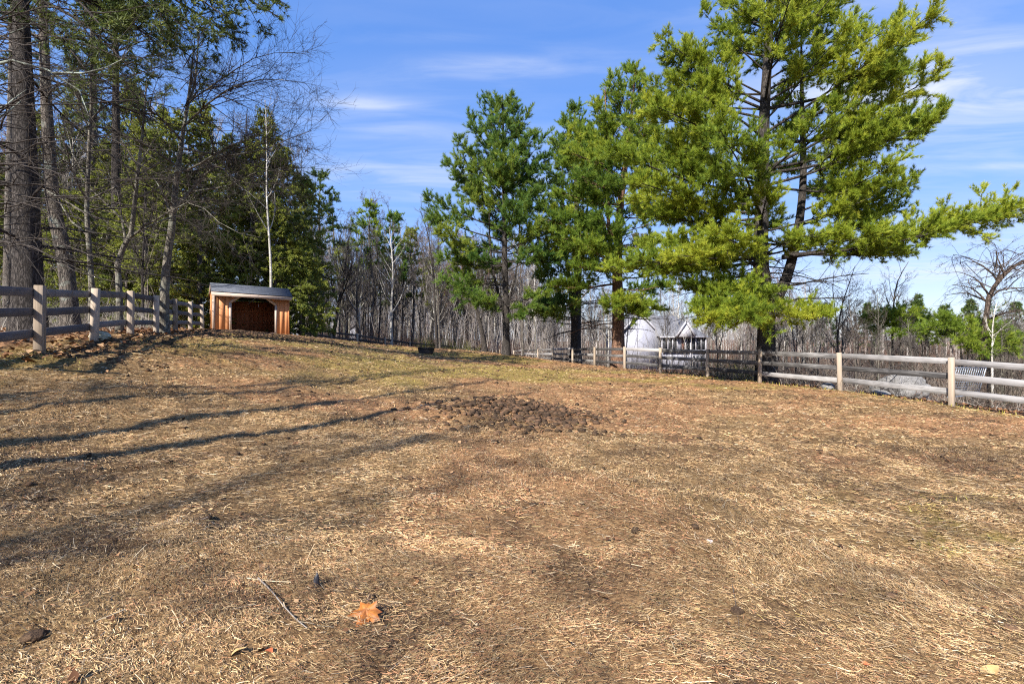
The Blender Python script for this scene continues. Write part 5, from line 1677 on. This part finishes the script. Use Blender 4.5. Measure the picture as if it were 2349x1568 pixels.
def build_thickets():
    rng = np.random.default_rng(401)
    # right of the paddock
    def outside(p, m):
        return p[fence_side_right(p[:, 0], p[:, 1]) > m]
    p = outside(clump(region(420, 1610, 2750, 15.5, 30, rng), rng, 2.2, .3), 2.0)
    thicket("brush_thicket", "tangled grey brown brush crowding behind the sunlit right fence", p, rng.uniform(1.0, 3.0, len(p)), rng, "brush", 7, .3, .007, .06, shrub=14, spread=1.2)
    p = outside(clump(region(420, 1600, 2750, 26, 60, rng), rng, 4, .35), 2)
    thicket("brush_thicket", "dense grey brown scrub filling the hollow right of the biggest pine", p, rng.uniform(2.0, 5.2, len(p)), rng, "brush", 8, .22, .012, .04, shrub=13, spread=1.3)
    p = outside(clump(region(240, 1640, 2700, 17, 40, rng), rng, 1.7, .2), 1.9)
    thicket("red_brush", "reddish brown briars mixed into the brush behind the right fence", p, rng.uniform(1.2, 3.4, len(p)), rng, "brush_red", 7, .3, .008, .14, shrub=13, spread=1.4)
    p = outside(clump(region(130, 1600, 2700, 17, 40, rng), rng, 1.7, .2), 1.9)
    thicket("green_brush", "olive green shrubs scattered in the brush behind the right fence", p, rng.uniform(.9, 2.6, len(p)), rng, "brush_olive", 8, .35, .010, .1, shrub=13, spread=1.4)
    p = outside(clump(region(2600, 1600, 2700, 13, 30, rng), rng, 1.5, .2), .5)
    thicket("dry_weeds", "pale dry weed stalks leaning at the foot of the right fence", p, rng.uniform(.3, 1.1, len(p)), rng, "brush_pale", 3, .55, .006, .2)
    p = outside(clump(region(2000, 1560, 2700, 13, 30, rng), rng, 1.2, .2), .6)
    thicket("dead_bracken", "dark brown dead stalks among the pale weeds by the right fence", p, rng.uniform(.3, 1.2, len(p)), rng, "brush_red", 4, .6, .006, .25)
    # behind the far fence
    def beyond(p, m):
        return p[back_side(p[:, 0], p[:, 1]) > m]
    p = beyond(clump(region(520, 690, 1260, 40, 66, rng), rng, 3.5, .35), 1)
    thicket("red_brush", "reddish brown understorey behind the dark far fence", p, rng.uniform(1.6, 4.2, len(p)), rng, "brush_red", 6, .12, .013, .02, shrub=12, spread=1.2)
    p = clump(region(200, 690, 1300, 48, 95, rng), rng, 4, .3)
    thicket("brush_thicket", "grey twiggy shrubs standing in the leafless wood", p, rng.uniform(2.5, 6.5, len(p)), rng, "brush_far", 9, .12, .017, 0, shrub=8, spread=.9)
    p = clump(region(700, 690, 1300, 46, 90, rng), rng, 4, .4)
    thicket("saplings", "thin grey saplings standing close in the leafless wood", p, rng.uniform(4, 10, len(p)), rng, "brush_far", 7, .09, .022, 0)
    p = clump(region(900, 690, 1900, 56, 100, rng), rng, 5, .4)
    thicket("saplings", "pale slender saplings deep in the leafless wood", p, rng.uniform(5, 11, len(p)), rng, "brush_pale", 5, .08, .026, 0)
    def no_house(p):
        return p[~((np.abs(p[:, 0] - 22) < 10) & (p[:, 1] > 50))]
    p = no_house(outside(clump(region(420, 1200, 1760, 38, 74, rng), rng, 4, .35), 1.5))
    thicket("brush_thicket", "brown brush and saplings under the pines beyond the right fence", p, rng.uniform(1.4, 5.0, len(p)), rng, "brush", 8, .2, .013, .03, shrub=11, spread=1.2)
    p = np.concatenate([region(16, 1000, 1090, 44, 52, rng), region(7, 955, 1000, 44, 50, rng), region(3, 1640, 1700, 24, 28, rng)])
    thicket("green_bushes", "yellow green bushes behind the fences, by the leaning trunk and left of the biggest pine", p, rng.uniform(1.2, 2.4, len(p)), rng, "brush_olive", 9, .3, .018, .04, shrub=22, spread=1.4)
    # left wood floor
    p = clump(region(3800, -500, 680, 11, 30, rng), rng, 1.6, .12)
    fl = fence_side_left(p[:, 0], p[:, 1])
    p = p[fl > .9]
    thicket("undergrowth", "pale bare undergrowth twigs behind the left fence", p, rng.uniform(.4, 1.7, len(p)), rng, "brush_pale", 4, .55, .006, .12)
    p = clump(region(2000, -500, 700, 22, 46, rng), rng, 3, .4)
    p = p[fence_side_left(p[:, 0], p[:, 1]) > 1.5]
    thicket("saplings", "grey brown saplings between the trees of the left wood", p, rng.uniform(2, 6, len(p)), rng, "brush", 5, .14, .011, .02)
    p = clump(region(520, 150, 640, 14, 26, rng), rng, 1.5, .2)
    p = p[fence_side_left(p[:, 0], p[:, 1]) > .8]
    thicket("red_brush", "rusty brown briars low behind the left fence", p, rng.uniform(.3, .9, len(p)), rng, "brush_red", 6, .7, .006, .25)


def build_distant_wood():
    """wood beyond everything, one soft brown mass of many tiny crowns and stems"""
    rng = np.random.default_rng(501)
    n = 1100
    a = rng.uniform(-1.05, 1.05, n)
    d = rng.uniform(112, 260, n)
    x, y = d * np.sin(a), d * np.cos(a)
    z = gz(x, y)
    h = rng.uniform(8, 13.5, n) * np.where(x > 25, .75, 1.0) * np.where((x < 5) & (x > -70), 1.25, 1.0)
    P = np.stack([np.c_[x, y, z], np.c_[x, y, z + h * .5], np.c_[x + rng.normal(0, .4, n), y, z + h]], 1)
    R = np.stack([np.full(n, .16), np.full(n, .11), np.full(n, .04)], 1)
    P2, R2, i2, _ = grow(P, R, np.full(n, 14), (.3, 1), (.3, .8), lambda i, t: h[i] * .36 * rng.uniform(.5, 1.1, len(i)), 4, .5, .2, .6, rng, .8, .035)
    P3, R3, i3, _ = grow(P2, R2, np.full(len(P2), 6), (.2, 1), (.3, .9), lambda i, t: h[i2[i]] * .15 * rng.uniform(.5, 1.2, len(i)), 3, .4, .2, .7, rng, .8, .03)
    V1, q1 = tubes(P, R, 4)
    V2, q2 = tubes(P2, R2, 3)
    V3, q3 = tubes(P3, R3, 3)
    t = rng.random(n)
    tint = np.r_[np.repeat(t, 12), np.repeat(t[i2], 12), np.repeat(t[i2[i3]], 9)]
    o = mesh_obj("distant_woods", np.concatenate([V1, V2, V3]), [np.concatenate([q1, q2 + len(V1), q3 + len(V1) + len(V2)])], M["brush_far"], None, {"tint": tint})
    tag(o, "far leafless woods along the low horizon", "woods", kind="stuff")


# ------------------------------------------------------------------ single small things
def build_small():
    rng = np.random.default_rng(601)
    # tub
    Y = 25.2
    b = on_ground(977, Y)
    b[2] = float(surf(b[0:1], b[1:2])[0])
    root = thing("feed_tub", tuple(b), "low black rubber feed tub sitting on the crest of the paddock", "tub")
    n = 40
    a = np.arange(n) * 2 * math.pi / n
    def ring(rx, ry, z):
        return np.c_[np.cos(a) * rx, np.sin(a) * ry, np.full(n, z)]
    prof = [(.36, .30, 0), (.37, .31, .02), (.41, .345, .17), (.435, .37, .31), (.46, .395, .315), (.46, .395, .335), (.425, .36, .335), (.40, .335, .17), (.355, .295, .03)]
    V = np.concatenate([ring(*p) for p in prof])
    i = np.arange(n)
    q = np.concatenate([np.stack([k * n + i, k * n + (i + 1) % n, (k + 1) * n + (i + 1) % n, (k + 1) * n + i], 1) for k in range(len(prof) - 1)])
    mesh_obj("tub_body", V, [q, np.array([list(range(n))[::-1]]), np.array([[8 * n + k for k in range(n)]])], M["black_rubber"], root, {"tint": np.full(len(V), .5)}, True)
    m = MB()
    Vw = np.concatenate([ring(.408, .343, .22), [[0, 0, .22]]])
    m.add(Vw, [np.stack([i, (i + 1) % n, np.full(n, n)], 1)])
    m.build("water", M["water"], root)
    root.rotation_euler = (0, .04, .3)

    # maple leaf
    pts = [(0, -.05), (.012, -.035), (.055, -.05), (.05, -.02), (.092, -.005), (.074, .015), (.105, .05), (.07, .045), (.062, .06), (.035, .042), (.042, .085), (.022, .078), (0, .12),
           (-.022, .078), (-.042, .085), (-.035, .042), (-.062, .06), (-.07, .045), (-.105, .05), (-.074, .015), (-.092, -.005), (-.05, -.02), (-.055, -.05), (-.012, -.035)]
    pts = np.array(pts) * 1.02
    ring2 = np.concatenate([pts + (np.roll(pts, -1, 0) - pts) * t for t in (0, .5)], 1).reshape(-1, 2)
    V, f, rows = [], [], 7
    ctr = np.array([0, -.012])
    nn = len(ring2)
    for k in range(rows):
        V.append(ctr + (ring2 - ctr) * ((k + .02) / (rows - 1 + .02)))
    V = np.concatenate(V)
    for k in range(rows - 1):
        for j in range(nn):
            f.append([k * nn + j, k * nn + (j + 1) % nn, (k + 1) * nn + (j + 1) % nn, (k + 1) * nn + j])
    r = np.linalg.norm(V - ctr, axis=1)
    ang = np.arctan2(V[:, 0], V[:, 1])
    z = -.10 * r + 1.0 * r ** 2 * np.sin(ang * 2 + .6) + .010 * np.cos(ang * 5.2) * (r / .08) + .004 * np.sin(V[:, 0] * 90)
    m_, nt, out = new_mat("maple_leaf")
    tc = coords(nt)
    n1 = noise(nt, tc, 24, 6, .65)
    vein = attr(nt, "vein")
    col = ramp(nt, n1, [(.3, (.24, .07, .015)), (.52, (.46, .165, .030)), (.72, (.60, .28, .06))])
    col = mixc(nt, math_(nt, "MULTIPLY", vein, .75), col, (.26, .085, .03))
    pb = N(nt, "ShaderNodeBsdfPrincipled")
    pb.inputs["Roughness"].default_value = .55
    nt.links.new(col, pb.inputs["Base Color"])
    tr = N(nt, "ShaderNodeBsdfTranslucent")
    nt.links.new(col, tr.inputs[0])
    mx = N(nt, "ShaderNodeMixShader")
    mx.inputs[0].default_value = .3
    nt.links.new(pb.outputs[0], mx.inputs[1])
    nt.links.new(tr.outputs[0], mx.inputs[2])
    nt.links.new(mx.outputs[0], out.inputs[0])
    tips = np.arctan2(pts[[12, 6, 18, 4, 20], 0], pts[[12, 6, 18, 4, 20], 1])
    vv = np.clip(1 - np.min(np.abs(ang[:, None] - tips[None]), 1) * r / .006, 0, 1) + np.clip((r / np.maximum(np.tile(np.linalg.norm(ring2 - ctr, axis=1), rows), 1e-6) - .82) * 3, 0, .6)
    Yl = 2.66
    p = on_ground(838, Yl)
    zz = float(surf(np.array([p[0]]), np.array([p[1]]))[0])
    root = thing("maple_leaf", (p[0], p[1], zz + .034), "single big orange maple leaf lying curled on the straw in front", "leaf", None, math.radians(178))
    root.rotation_euler = (math.radians(-30), math.radians(6), math.radians(168))
    mesh_obj("blade", np.c_[V, z], [np.array(f)], m_, root, {"vein": vv}, True)
    s = MB()
    s.tube([(0, -.036, .002), (.004, -.062, .008), (.015, -.095, -.004)], [.0014, .0012, .0016], 6)
    s.build("stalk", M["brush_red"], root)

    # twigs and stems in front
    def stick(name, label, cat, line, r, mat, lift=.012):
        P = []
        for (px, py) in line:
            Yg = 2.0
            for _ in range(40):                                  # where this sight line meets the ground
                x = (px - CX) * Yg / F
                zg = float(surf(np.array([x]), np.array([Yg]))[0])
                Yn = (EYE - zg - lift) * F / (py - CY)
                Yg = .6 * Yg + .4 * Yn
            P.append((x, Yg, zg + lift + rng.random() * .006))
        P = curve_pts(np.array(P), 12)
        o = MB().tube(P, np.linspace(r, r * .55, 12), 6).build(name, M[mat], None, True)
        return tag(o, label, cat)
    stick("twig", "long thin curved grey brown twig on the straw left of the maple leaf", "twig", [(592, 1326), (620, 1352), (655, 1395), (690, 1430), (705, 1442)], .0048, "brush_pale")
    stick("straw_stalk", "pale straight straw stalk lying across the upper end of the curved twig", "straw", [(566, 1326), (610, 1332), (668, 1336)], .0036, "straw_pale")
    stick("twig", "short dark twig standing by the dung lump at the bottom right of the leaf", "twig", [(1680, 1340), (1690, 1400), (1696, 1440)], .003, "brush")
    stick("branch", "pale fallen branch lying on the leaves by the second left fence post", "branch", [(205, 782), (222, 777), (232, 774), (244, 774)], .02, "brush_pale", .03)
    stick("branch", "long pale fallen stick in the shade along the left fence foot", "branch", [(310, 792), (325, 797), (345, 797), (362, 793)], .013, "brush_pale", .03)

    def lump(name, label, cat, px, py, size, mat, seed, sink=.3, Y=None, sub=3, amp=.28):
        r_ = np.random.default_rng(seed)
        V, Fc = ico()
        for _ in range(sub):
            e = {}
            Vl = list(V)
            nf = []
            for t in Fc:
                md = []
                for a_, b_ in ((t[0], t[1]), (t[1], t[2]), (t[2], t[0])):
                    k = (min(a_, b_), max(a_, b_))
                    if k not in e:
                        e[k] = len(Vl)
                        Vl.append(norm((Vl[a_] + Vl[b_]) / 2))
                    md.append(e[k])
                nf += [(t[0], md[0], md[2]), (t[1], md[1], md[0]), (t[2], md[2], md[1]), tuple(md)]
            V, Fc = np.array(Vl), np.array(nf)
        o_ = r_.uniform(0, 50, 3)
        d = fbm(V[:, 0] * 1.3 + o_[0], V[:, 1] * 1.3 + V[:, 2] * 1.1 + o_[1], 4) - .5
        d2 = fbm(V[:, 1] * 3 + o_[2], V[:, 2] * 3 + V[:, 0] * 2, 3) - .5
        V = V * (1 + amp * 2 * d + amp * d2)[:, None] * np.array(size)
        Yg = Y or 3.0
        if Y is None:
            for _ in range(40):
                x = (px - CX) * Yg / F
                zg = float(surf(np.array([x]), np.array([Yg]))[0])
                Yg = .6 * Yg + .4 * (EYE - zg) * F / (py - CY)
        x = (px - CX) * Yg / F
        zg = float(surf(np.array([x]), np.array([Yg]))[0])
        o = mesh_obj(name, V, [Fc], M[mat], None, {"tint": np.clip(.4 + d, 0, 1)}, mat != "rock_pale")
        o.location = (x, Yg, zg + size[2] * (1 - sink * 2) * .8)
        o.rotation_euler = (0, 0, r_.uniform(0, 6))
        return tag(o, label, cat)
    lump("dung_lump", "small black dung lump upright on the straw above the maple leaf", "dung", 726, 1345, (.017, .017, .05), "black_rubber", 1, .1)
    lump("dung_lump", "black straw flecked dung lump low in front right of the leaf", "dung", 1690, 1405, (.045, .035, .022), "clod", 2, .2)
    lump("dung_lump", "dark crumbled dung lump near the bottom left corner", "dung", 75, 1465, (.05, .045, .025), "clod", 3, .2)
    lump("stone", "pale rounded mossy stone at the foot of the second left fence post", "stone", 233, 776, (.28, .17, .13), "rock_moss", 5, .25, 11.4)
    lump("boulder", "big pale grey boulder showing between the rails behind the right fence", "boulder", 2068, 895, (.72, .5, .55), "rock_pale", 6, .14, 16.2, 4, .42)
    lump("boulder", "small pale boulder at the fence foot left of the second nearest right post", "boulder", 1899, 888, (.27, .2, .17), "rock_pale", 7, .2, 16.3)
    lump("boulder", "low pale rock beneath the bottom rail in front of the big boulder", "boulder", 2020, 899, (.34, .22, .15), "rock_pale", 8, .2, 15.2)
    # dead branch leaning on the boulder
    pa = [at(1985, 868, 15.2), at(2012, 850, 15.3), at(2045, 842, 15.5), at(2085, 832, 16.0)]
    P = curve_pts(np.array(pa), 10)[None]
    w = Wood()
    R = np.linspace(.025, .008, 10)[None]
    w.add(P, R, 6)
    Q, RQ, _, _ = grow(P, R, np.array([14]), (.15, 1), (.5, 1.1), lambda i, t: rng.uniform(.3, .8, len(i)), 6, -.2, .3, .6, rng, 1, .006)
    w.add(Q, RQ, 4)
    o = w.build("dead_branch", M["twig_dark"], None, (0, 0, 0), rng)
    tag(o, "dark dead branch leaning across the big pale boulder", "branch")
    # sheet of wire mesh leaning in the brush
    pa, pb = at(2190, 843, 13.6), at(2262, 843, 14.2)
    d = norm(pb - pa)
    L = np.linalg.norm(pb - pa)
    hgt = .85
    m = MB()
    for k in np.linspace(0, L, 15):
        m.beam(d * k, d * k + (0, .25, -hgt), .007, .007, up=(0, 1, 0))
    for k in np.linspace(0, hgt, 13):
        m.beam((0, .25 * k / hgt, -k), d * L + (0, .25 * k / hgt, -k), .007, .007)
    root = thing("wire_panel", tuple(pa), "bluish wire mesh panel leaning in the brush behind the nearest right rails", "wire panel")
    m.build("mesh", M["wire"], root)
    f = MB()
    f.beam((0, 0, 0), d * L, .02, .02)
    f.beam((0, 0, 0), (0, .25, -hgt), .02, .02, up=(0, 1, 0))
    f.beam(d * L, d * L + (0, .25, -hgt), .02, .02, up=(0, 1, 0))
    f.beam((0, .25, -hgt), d * L + (0, .25, -hgt), .02, .02)
    f.build("frame", M["wire"], root)
    # crumpled pale scrap and loose coloured leaves
    def leaf(name, label, cat, px, py, s, tint, seed):
        r_ = np.random.default_rng(seed)
        Yg = 3.0
        for _ in range(40):
            x = (px - CX) * Yg / F
            zg = float(surf(np.array([x]), np.array([Yg]))[0])
            Yg = .6 * Yg + .4 * (EYE - zg) * F / (py - CY)
        u = np.linspace(-1, 1, 9)
        V = []
        for k in u:
            wd = (1 - abs(k) ** 1.8) * .55 + .03
            V += [(k * s, -wd * s, .12 * s * math.sin(3 * k + seed) + .22 * s * wd), (k * s, 0, .12 * s * math.sin(3 * k + seed)), (k * s, wd * s, .12 * s * math.sin(3 * k + seed) + .25 * s * wd)]
        V = np.array(V)
        f = [[3 * k + j, 3 * k + j + 1, 3 * k + 4 + j, 3 * k + 3 + j] for k in range(8) for j in (0, 1)]
        o = mesh_obj(name, V, [np.array(f)], M[tint], None, {"tint": np.clip(.5 + r_.normal(0, .2, len(V)), 0, 1)}, True)
        o.location = (x, Yg, zg + .02)
        o.rotation_euler = (r_.normal(0, .2), r_.normal(0, .2), r_.uniform(0, 6))
        tag(o, label, cat)
    leaf("dry_leaf", "small red orange leaf on the straw below the curved twig", "leaf", 617, 1500, .026, "leaf_red", 1)
    leaf("dry_leaf", "yellow tan leaf near the bottom edge left of the red orange leaf", "leaf", 545, 1503, .04, "leaf_tan", 2)
    leaf("dry_leaf", "crumpled whitish scrap lying on the reddish patch in the right foreground", "scrap", 1628, 1247, .04, "leaf_white", 3)
    leaf("dry_leaf", "pale tan leaf just right of the maple leaf's row, by the dark lump", "leaf", 1600, 1405, .035, "leaf_tan", 4)
    leaf("dry_leaf", "tan leaf in the bottom right corner with the greenest moss", "leaf", 2270, 1545, .05, "leaf_tan", 5)
    leaf("dry_leaf", "dark red leaf at the bottom right among pale straw", "leaf", 1985, 1530, .022, "leaf_red", 6)


M["straw_pale"] = stem_mat("straw_pale", (.5, .4, .24), (.68, .56, .36), (.76, .66, .48))
M["leaf_red"] = stem_mat("leaf_red", (.30, .06, .03), (.5, .14, .06), (.6, .25, .1))
M["leaf_tan"] = stem_mat("leaf_tan", (.38, .22, .08), (.55, .37, .16), (.66, .5, .26))
M["leaf_white"] = stem_mat("leaf_white", (.32, .25, .22), (.52, .44, .40), (.64, .57, .53))


SUN = norm(np.array([-.52, -.854, math.tan(math.radians(36.5))]))


def hit(px, py):
    """ground point under a photo pixel"""
    Yg = 3.0
    for Yg in np.arange(1.8, 60, .05):
        x = (px - CX) * Yg / F
        if at(px, py, Yg)[2] <= g1(x, Yg):
            break
    return np.array([x, Yg, g1(x, Yg)])


def build_shade_trees():
    """tall trees on the left behind the camera, whose trunks throw the long shadows over the straw"""
    rng = np.random.default_rng(701)
    sh = SUN / math.hypot(SUN[0], SUN[1])
    for (p, q, back, reach, r, lab) in [((0, 1010), (1000, 890), 9, 12, .17, "tall bare tree outside the left edge casting the upper of two long shadows"), ((0, 1075), (1060, 925), 8, 11, .20, "tall bare tree outside the left edge casting the lower of two long shadows"),
                                        ((60, 938), (900, 862), 5, 10, .06, "slender bare tree outside the left edge casting the thin upper shadow"), ((330, 893), (1000, 848), 12, 9, .06, "slender bare tree outside the left edge casting the thin shadow near the shed")]:
        a, b = hit(*p), hit(*q)
        d = norm((b - a) * (1, 1, 0))
        base = a - d * back
        base[2] = g1(base[0], base[1])
        far = b + d * reach * .3
        top = far + sh * float(np.dot((far - base)[:2], sh[:2]) * -1) * 1.0
        s = stem(np.array([base, base + (top - base) * .35, base + (top - base) * .7, top]), r, .05, 14, .01, rng)
        bare_tree("bare_tree", base, lab, None, [s], M["bark_grey"], M["twig"], rng, (9 if r > .1 else 5,), (.55, .98), l1=.16, n2=4, n3=3, up=.4, rmin=.006)


def build_twig_shade():
    rng = np.random.default_rng(77)
    for x, y, h, lab in ((-8.6, -5.2, 10.5, "bushy bare tree outside the left edge dappling the near left straw"), (-11.5, -2.5, 9.5, "lower bare tree outside the left edge dappling the straw below the fence")):
        b = np.array([x, y, g1(x, y)])
        s1 = stem(np.array([b, b + (.2, .1, h * .4), b + (.1, .3, h)]), .045, .015, 14, .03, rng)
        bare_tree("bare_tree", b, lab, None, [s1], M["bark_grey"], M["twig"], rng, (26,), (.3, .98), l1=.3, n2=8, n3=6, n4=2, up=.3, rmin=.009)


# ------------------------------------------------------------------ light, sky, camera
def build_light():
    sc = bpy.context.scene
    w = bpy.data.worlds.new("World")
    sc.world = w
    w.use_nodes = True
    nt = w.node_tree
    nt.nodes.clear()
    out = nt.nodes.new("ShaderNodeOutputWorld")
    bg = nt.nodes.new("ShaderNodeBackground")
    bg.inputs[1].default_value = .145
    sky = nt.nodes.new("ShaderNodeTexSky")
    sky.sky_type = "NISHITA"
    sky.sun_disc = False
    el = math.asin(SUN[2])
    sky.sun_elevation = el
    sky.sun_rotation = math.atan2(SUN[0], SUN[1])
    sky.air_density, sky.dust_density, sky.ozone_density = 1.0, .6, 3.0
    hs = nt.nodes.new("ShaderNodeHueSaturation")
    hs.inputs["Hue"].default_value = .515
    hs.inputs["Saturation"].default_value = 1.15
    nt.links.new(sky.outputs[0], hs.inputs["Color"])
    # thin cirrus on a high layer, and the even blue of dry autumn air above the horizon
    tc = nt.nodes.new("ShaderNodeTexCoord")
    sp = nt.nodes.new("ShaderNodeSeparateXYZ")
    nt.links.new(tc.outputs["Generated"], sp.inputs[0])
    zc = math_(nt, "MAXIMUM", sp.outputs[2], .02)
    u, v = math_(nt, "DIVIDE", sp.outputs[0], zc), math_(nt, "DIVIDE", sp.outputs[1], zc)
    air = ramp(nt, sp.outputs[2], [(0.0, (.235, .252, .315)), (0.09, (.175, .215, .325)), (0.24, (.080, .155, .330)), (0.55, (.040, .108, .290))])
    base = mixc(nt, .78, hs.outputs[0], mixc(nt, 1.0, air, (10.0, 10.0, 10.0), "MULTIPLY"))
    cb = nt.nodes.new("ShaderNodeCombineXYZ")
    nt.links.new(u, cb.inputs[0])
    nt.links.new(v, cb.inputs[1])
    mp = nt.nodes.new("ShaderNodeMapping")
    mp.inputs["Scale"].default_value = (.8, 2.6, 1)
    mp.inputs["Rotation"].default_value = (0, 0, .12)
    nt.links.new(cb.outputs[0], mp.inputs[0])
    nz = noise(nt, mp.outputs[0], 1.6, 9, .56, .7)
    nz2 = noise(nt, mp.outputs[0], .55, 4, .5, .4)
    tot = None
    for (cu, cv, su, sv, amp) in ((-.10, 1.74, .20, .05, .55), (-.15, 1.78, .5, .12, .28), (-.62, 2.04, .22, .075, .45), (-.58, 2.30, .2, .07, .40), (1.62, 1.86, .55, .30, .75), (2.9, 2.75, .30, .05, .4), (-.30, 1.60, .2, .03, .2), (6.2, 7.0, 2.0, 1.0, .75), (-.5, 3.0, .9, .5, .42), (.9, 1.35, .5, .2, .3), (2.0, 2.3, 1.2, .7, .42), (-.5, 2.2, .6, .3, .1), (4.5, 4.2, 3.0, 1.0, .3)):
        a = math_(nt, "POWER", math_(nt, "DIVIDE", math_(nt, "SUBTRACT", u, cu), su), 2)
        b = math_(nt, "POWER", math_(nt, "DIVIDE", math_(nt, "SUBTRACT", v, cv), sv), 2)
        g = math_(nt, "MULTIPLY", math_(nt, "EXPONENT", math_(nt, "MULTIPLY", math_(nt, "ADD", a, b), -1.0)), amp)
        tot = g if tot is None else math_(nt, "ADD", tot, g)
    wisp = ramp(nt, nz, [(.40, (0, 0, 0)), (.75, (1, 1, 1))])
    cl = math_(nt, "MULTIPLY", tot, math_(nt, "ADD", .25, wisp))
    thin = math_(nt, "MULTIPLY", ramp(nt, math_(nt, "ADD", math_(nt, "MULTIPLY", nz2, .7), math_(nt, "MULTIPLY", nz, .3)), [(.48, (0, 0, 0)), (.8, (1, 1, 1))]), .15)
    f = math_(nt, "MINIMUM", math_(nt, "ADD", cl, thin), .92)
    col = mixc(nt, f, base, (3.1, 3.25, 3.6))
    nt.links.new(col, bg.inputs[0])
    nt.links.new(bg.outputs[0], out.inputs[0])
    L = bpy.data.lights.new("sun", "SUN")
    L.energy, L.angle, L.color = 5.0, math.radians(.55), (1, .93, .83)
    o = bpy.data.objects.new("sun", L)
    C.objects.link(o)
    o.rotation_euler = Vector(-SUN).to_track_quat("-Z", "Y").to_euler()
    cam = bpy.data.cameras.new("camera")
    cam.lens, cam.sensor_width, cam.clip_end = 17.0, 36.0, 5000
    co = bpy.data.objects.new("camera", cam)
    C.objects.link(co)
    co.location = (0, 0, EYE)
    co.rotation_euler = (math.radians(90), 0, 0)
    sc.camera = co
    sc.view_settings.view_transform = "Standard"
    sc.view_settings.look = "None"
    sc.view_settings.exposure = 1.08
    sc.view_settings.gamma = 1.0
    sc.view_settings.use_curve_mapping = False
    sc.cycles.use_denoising = False
    sc.cycles.filter_width = 1.15
    sc.cycles.use_adaptive_sampling = False
    sc.cycles.max_bounces = 6
    sc.cycles.diffuse_bounces = 3
    sc.cycles.transparent_max_bounces = 4


import time
for fn in (build_light, build_ground, build_straw, build_clods, build_leaf_litter, build_fences, build_shed, build_house, build_small,
           build_paddock_pines, build_left_wood, build_woods, build_thickets, build_distant_wood, build_shade_trees, build_twig_shade):
    t0 = time.time()
    fn()
    print("built", fn.__name__, round(time.time() - t0, 1))
bpy.context.view_layer.update()
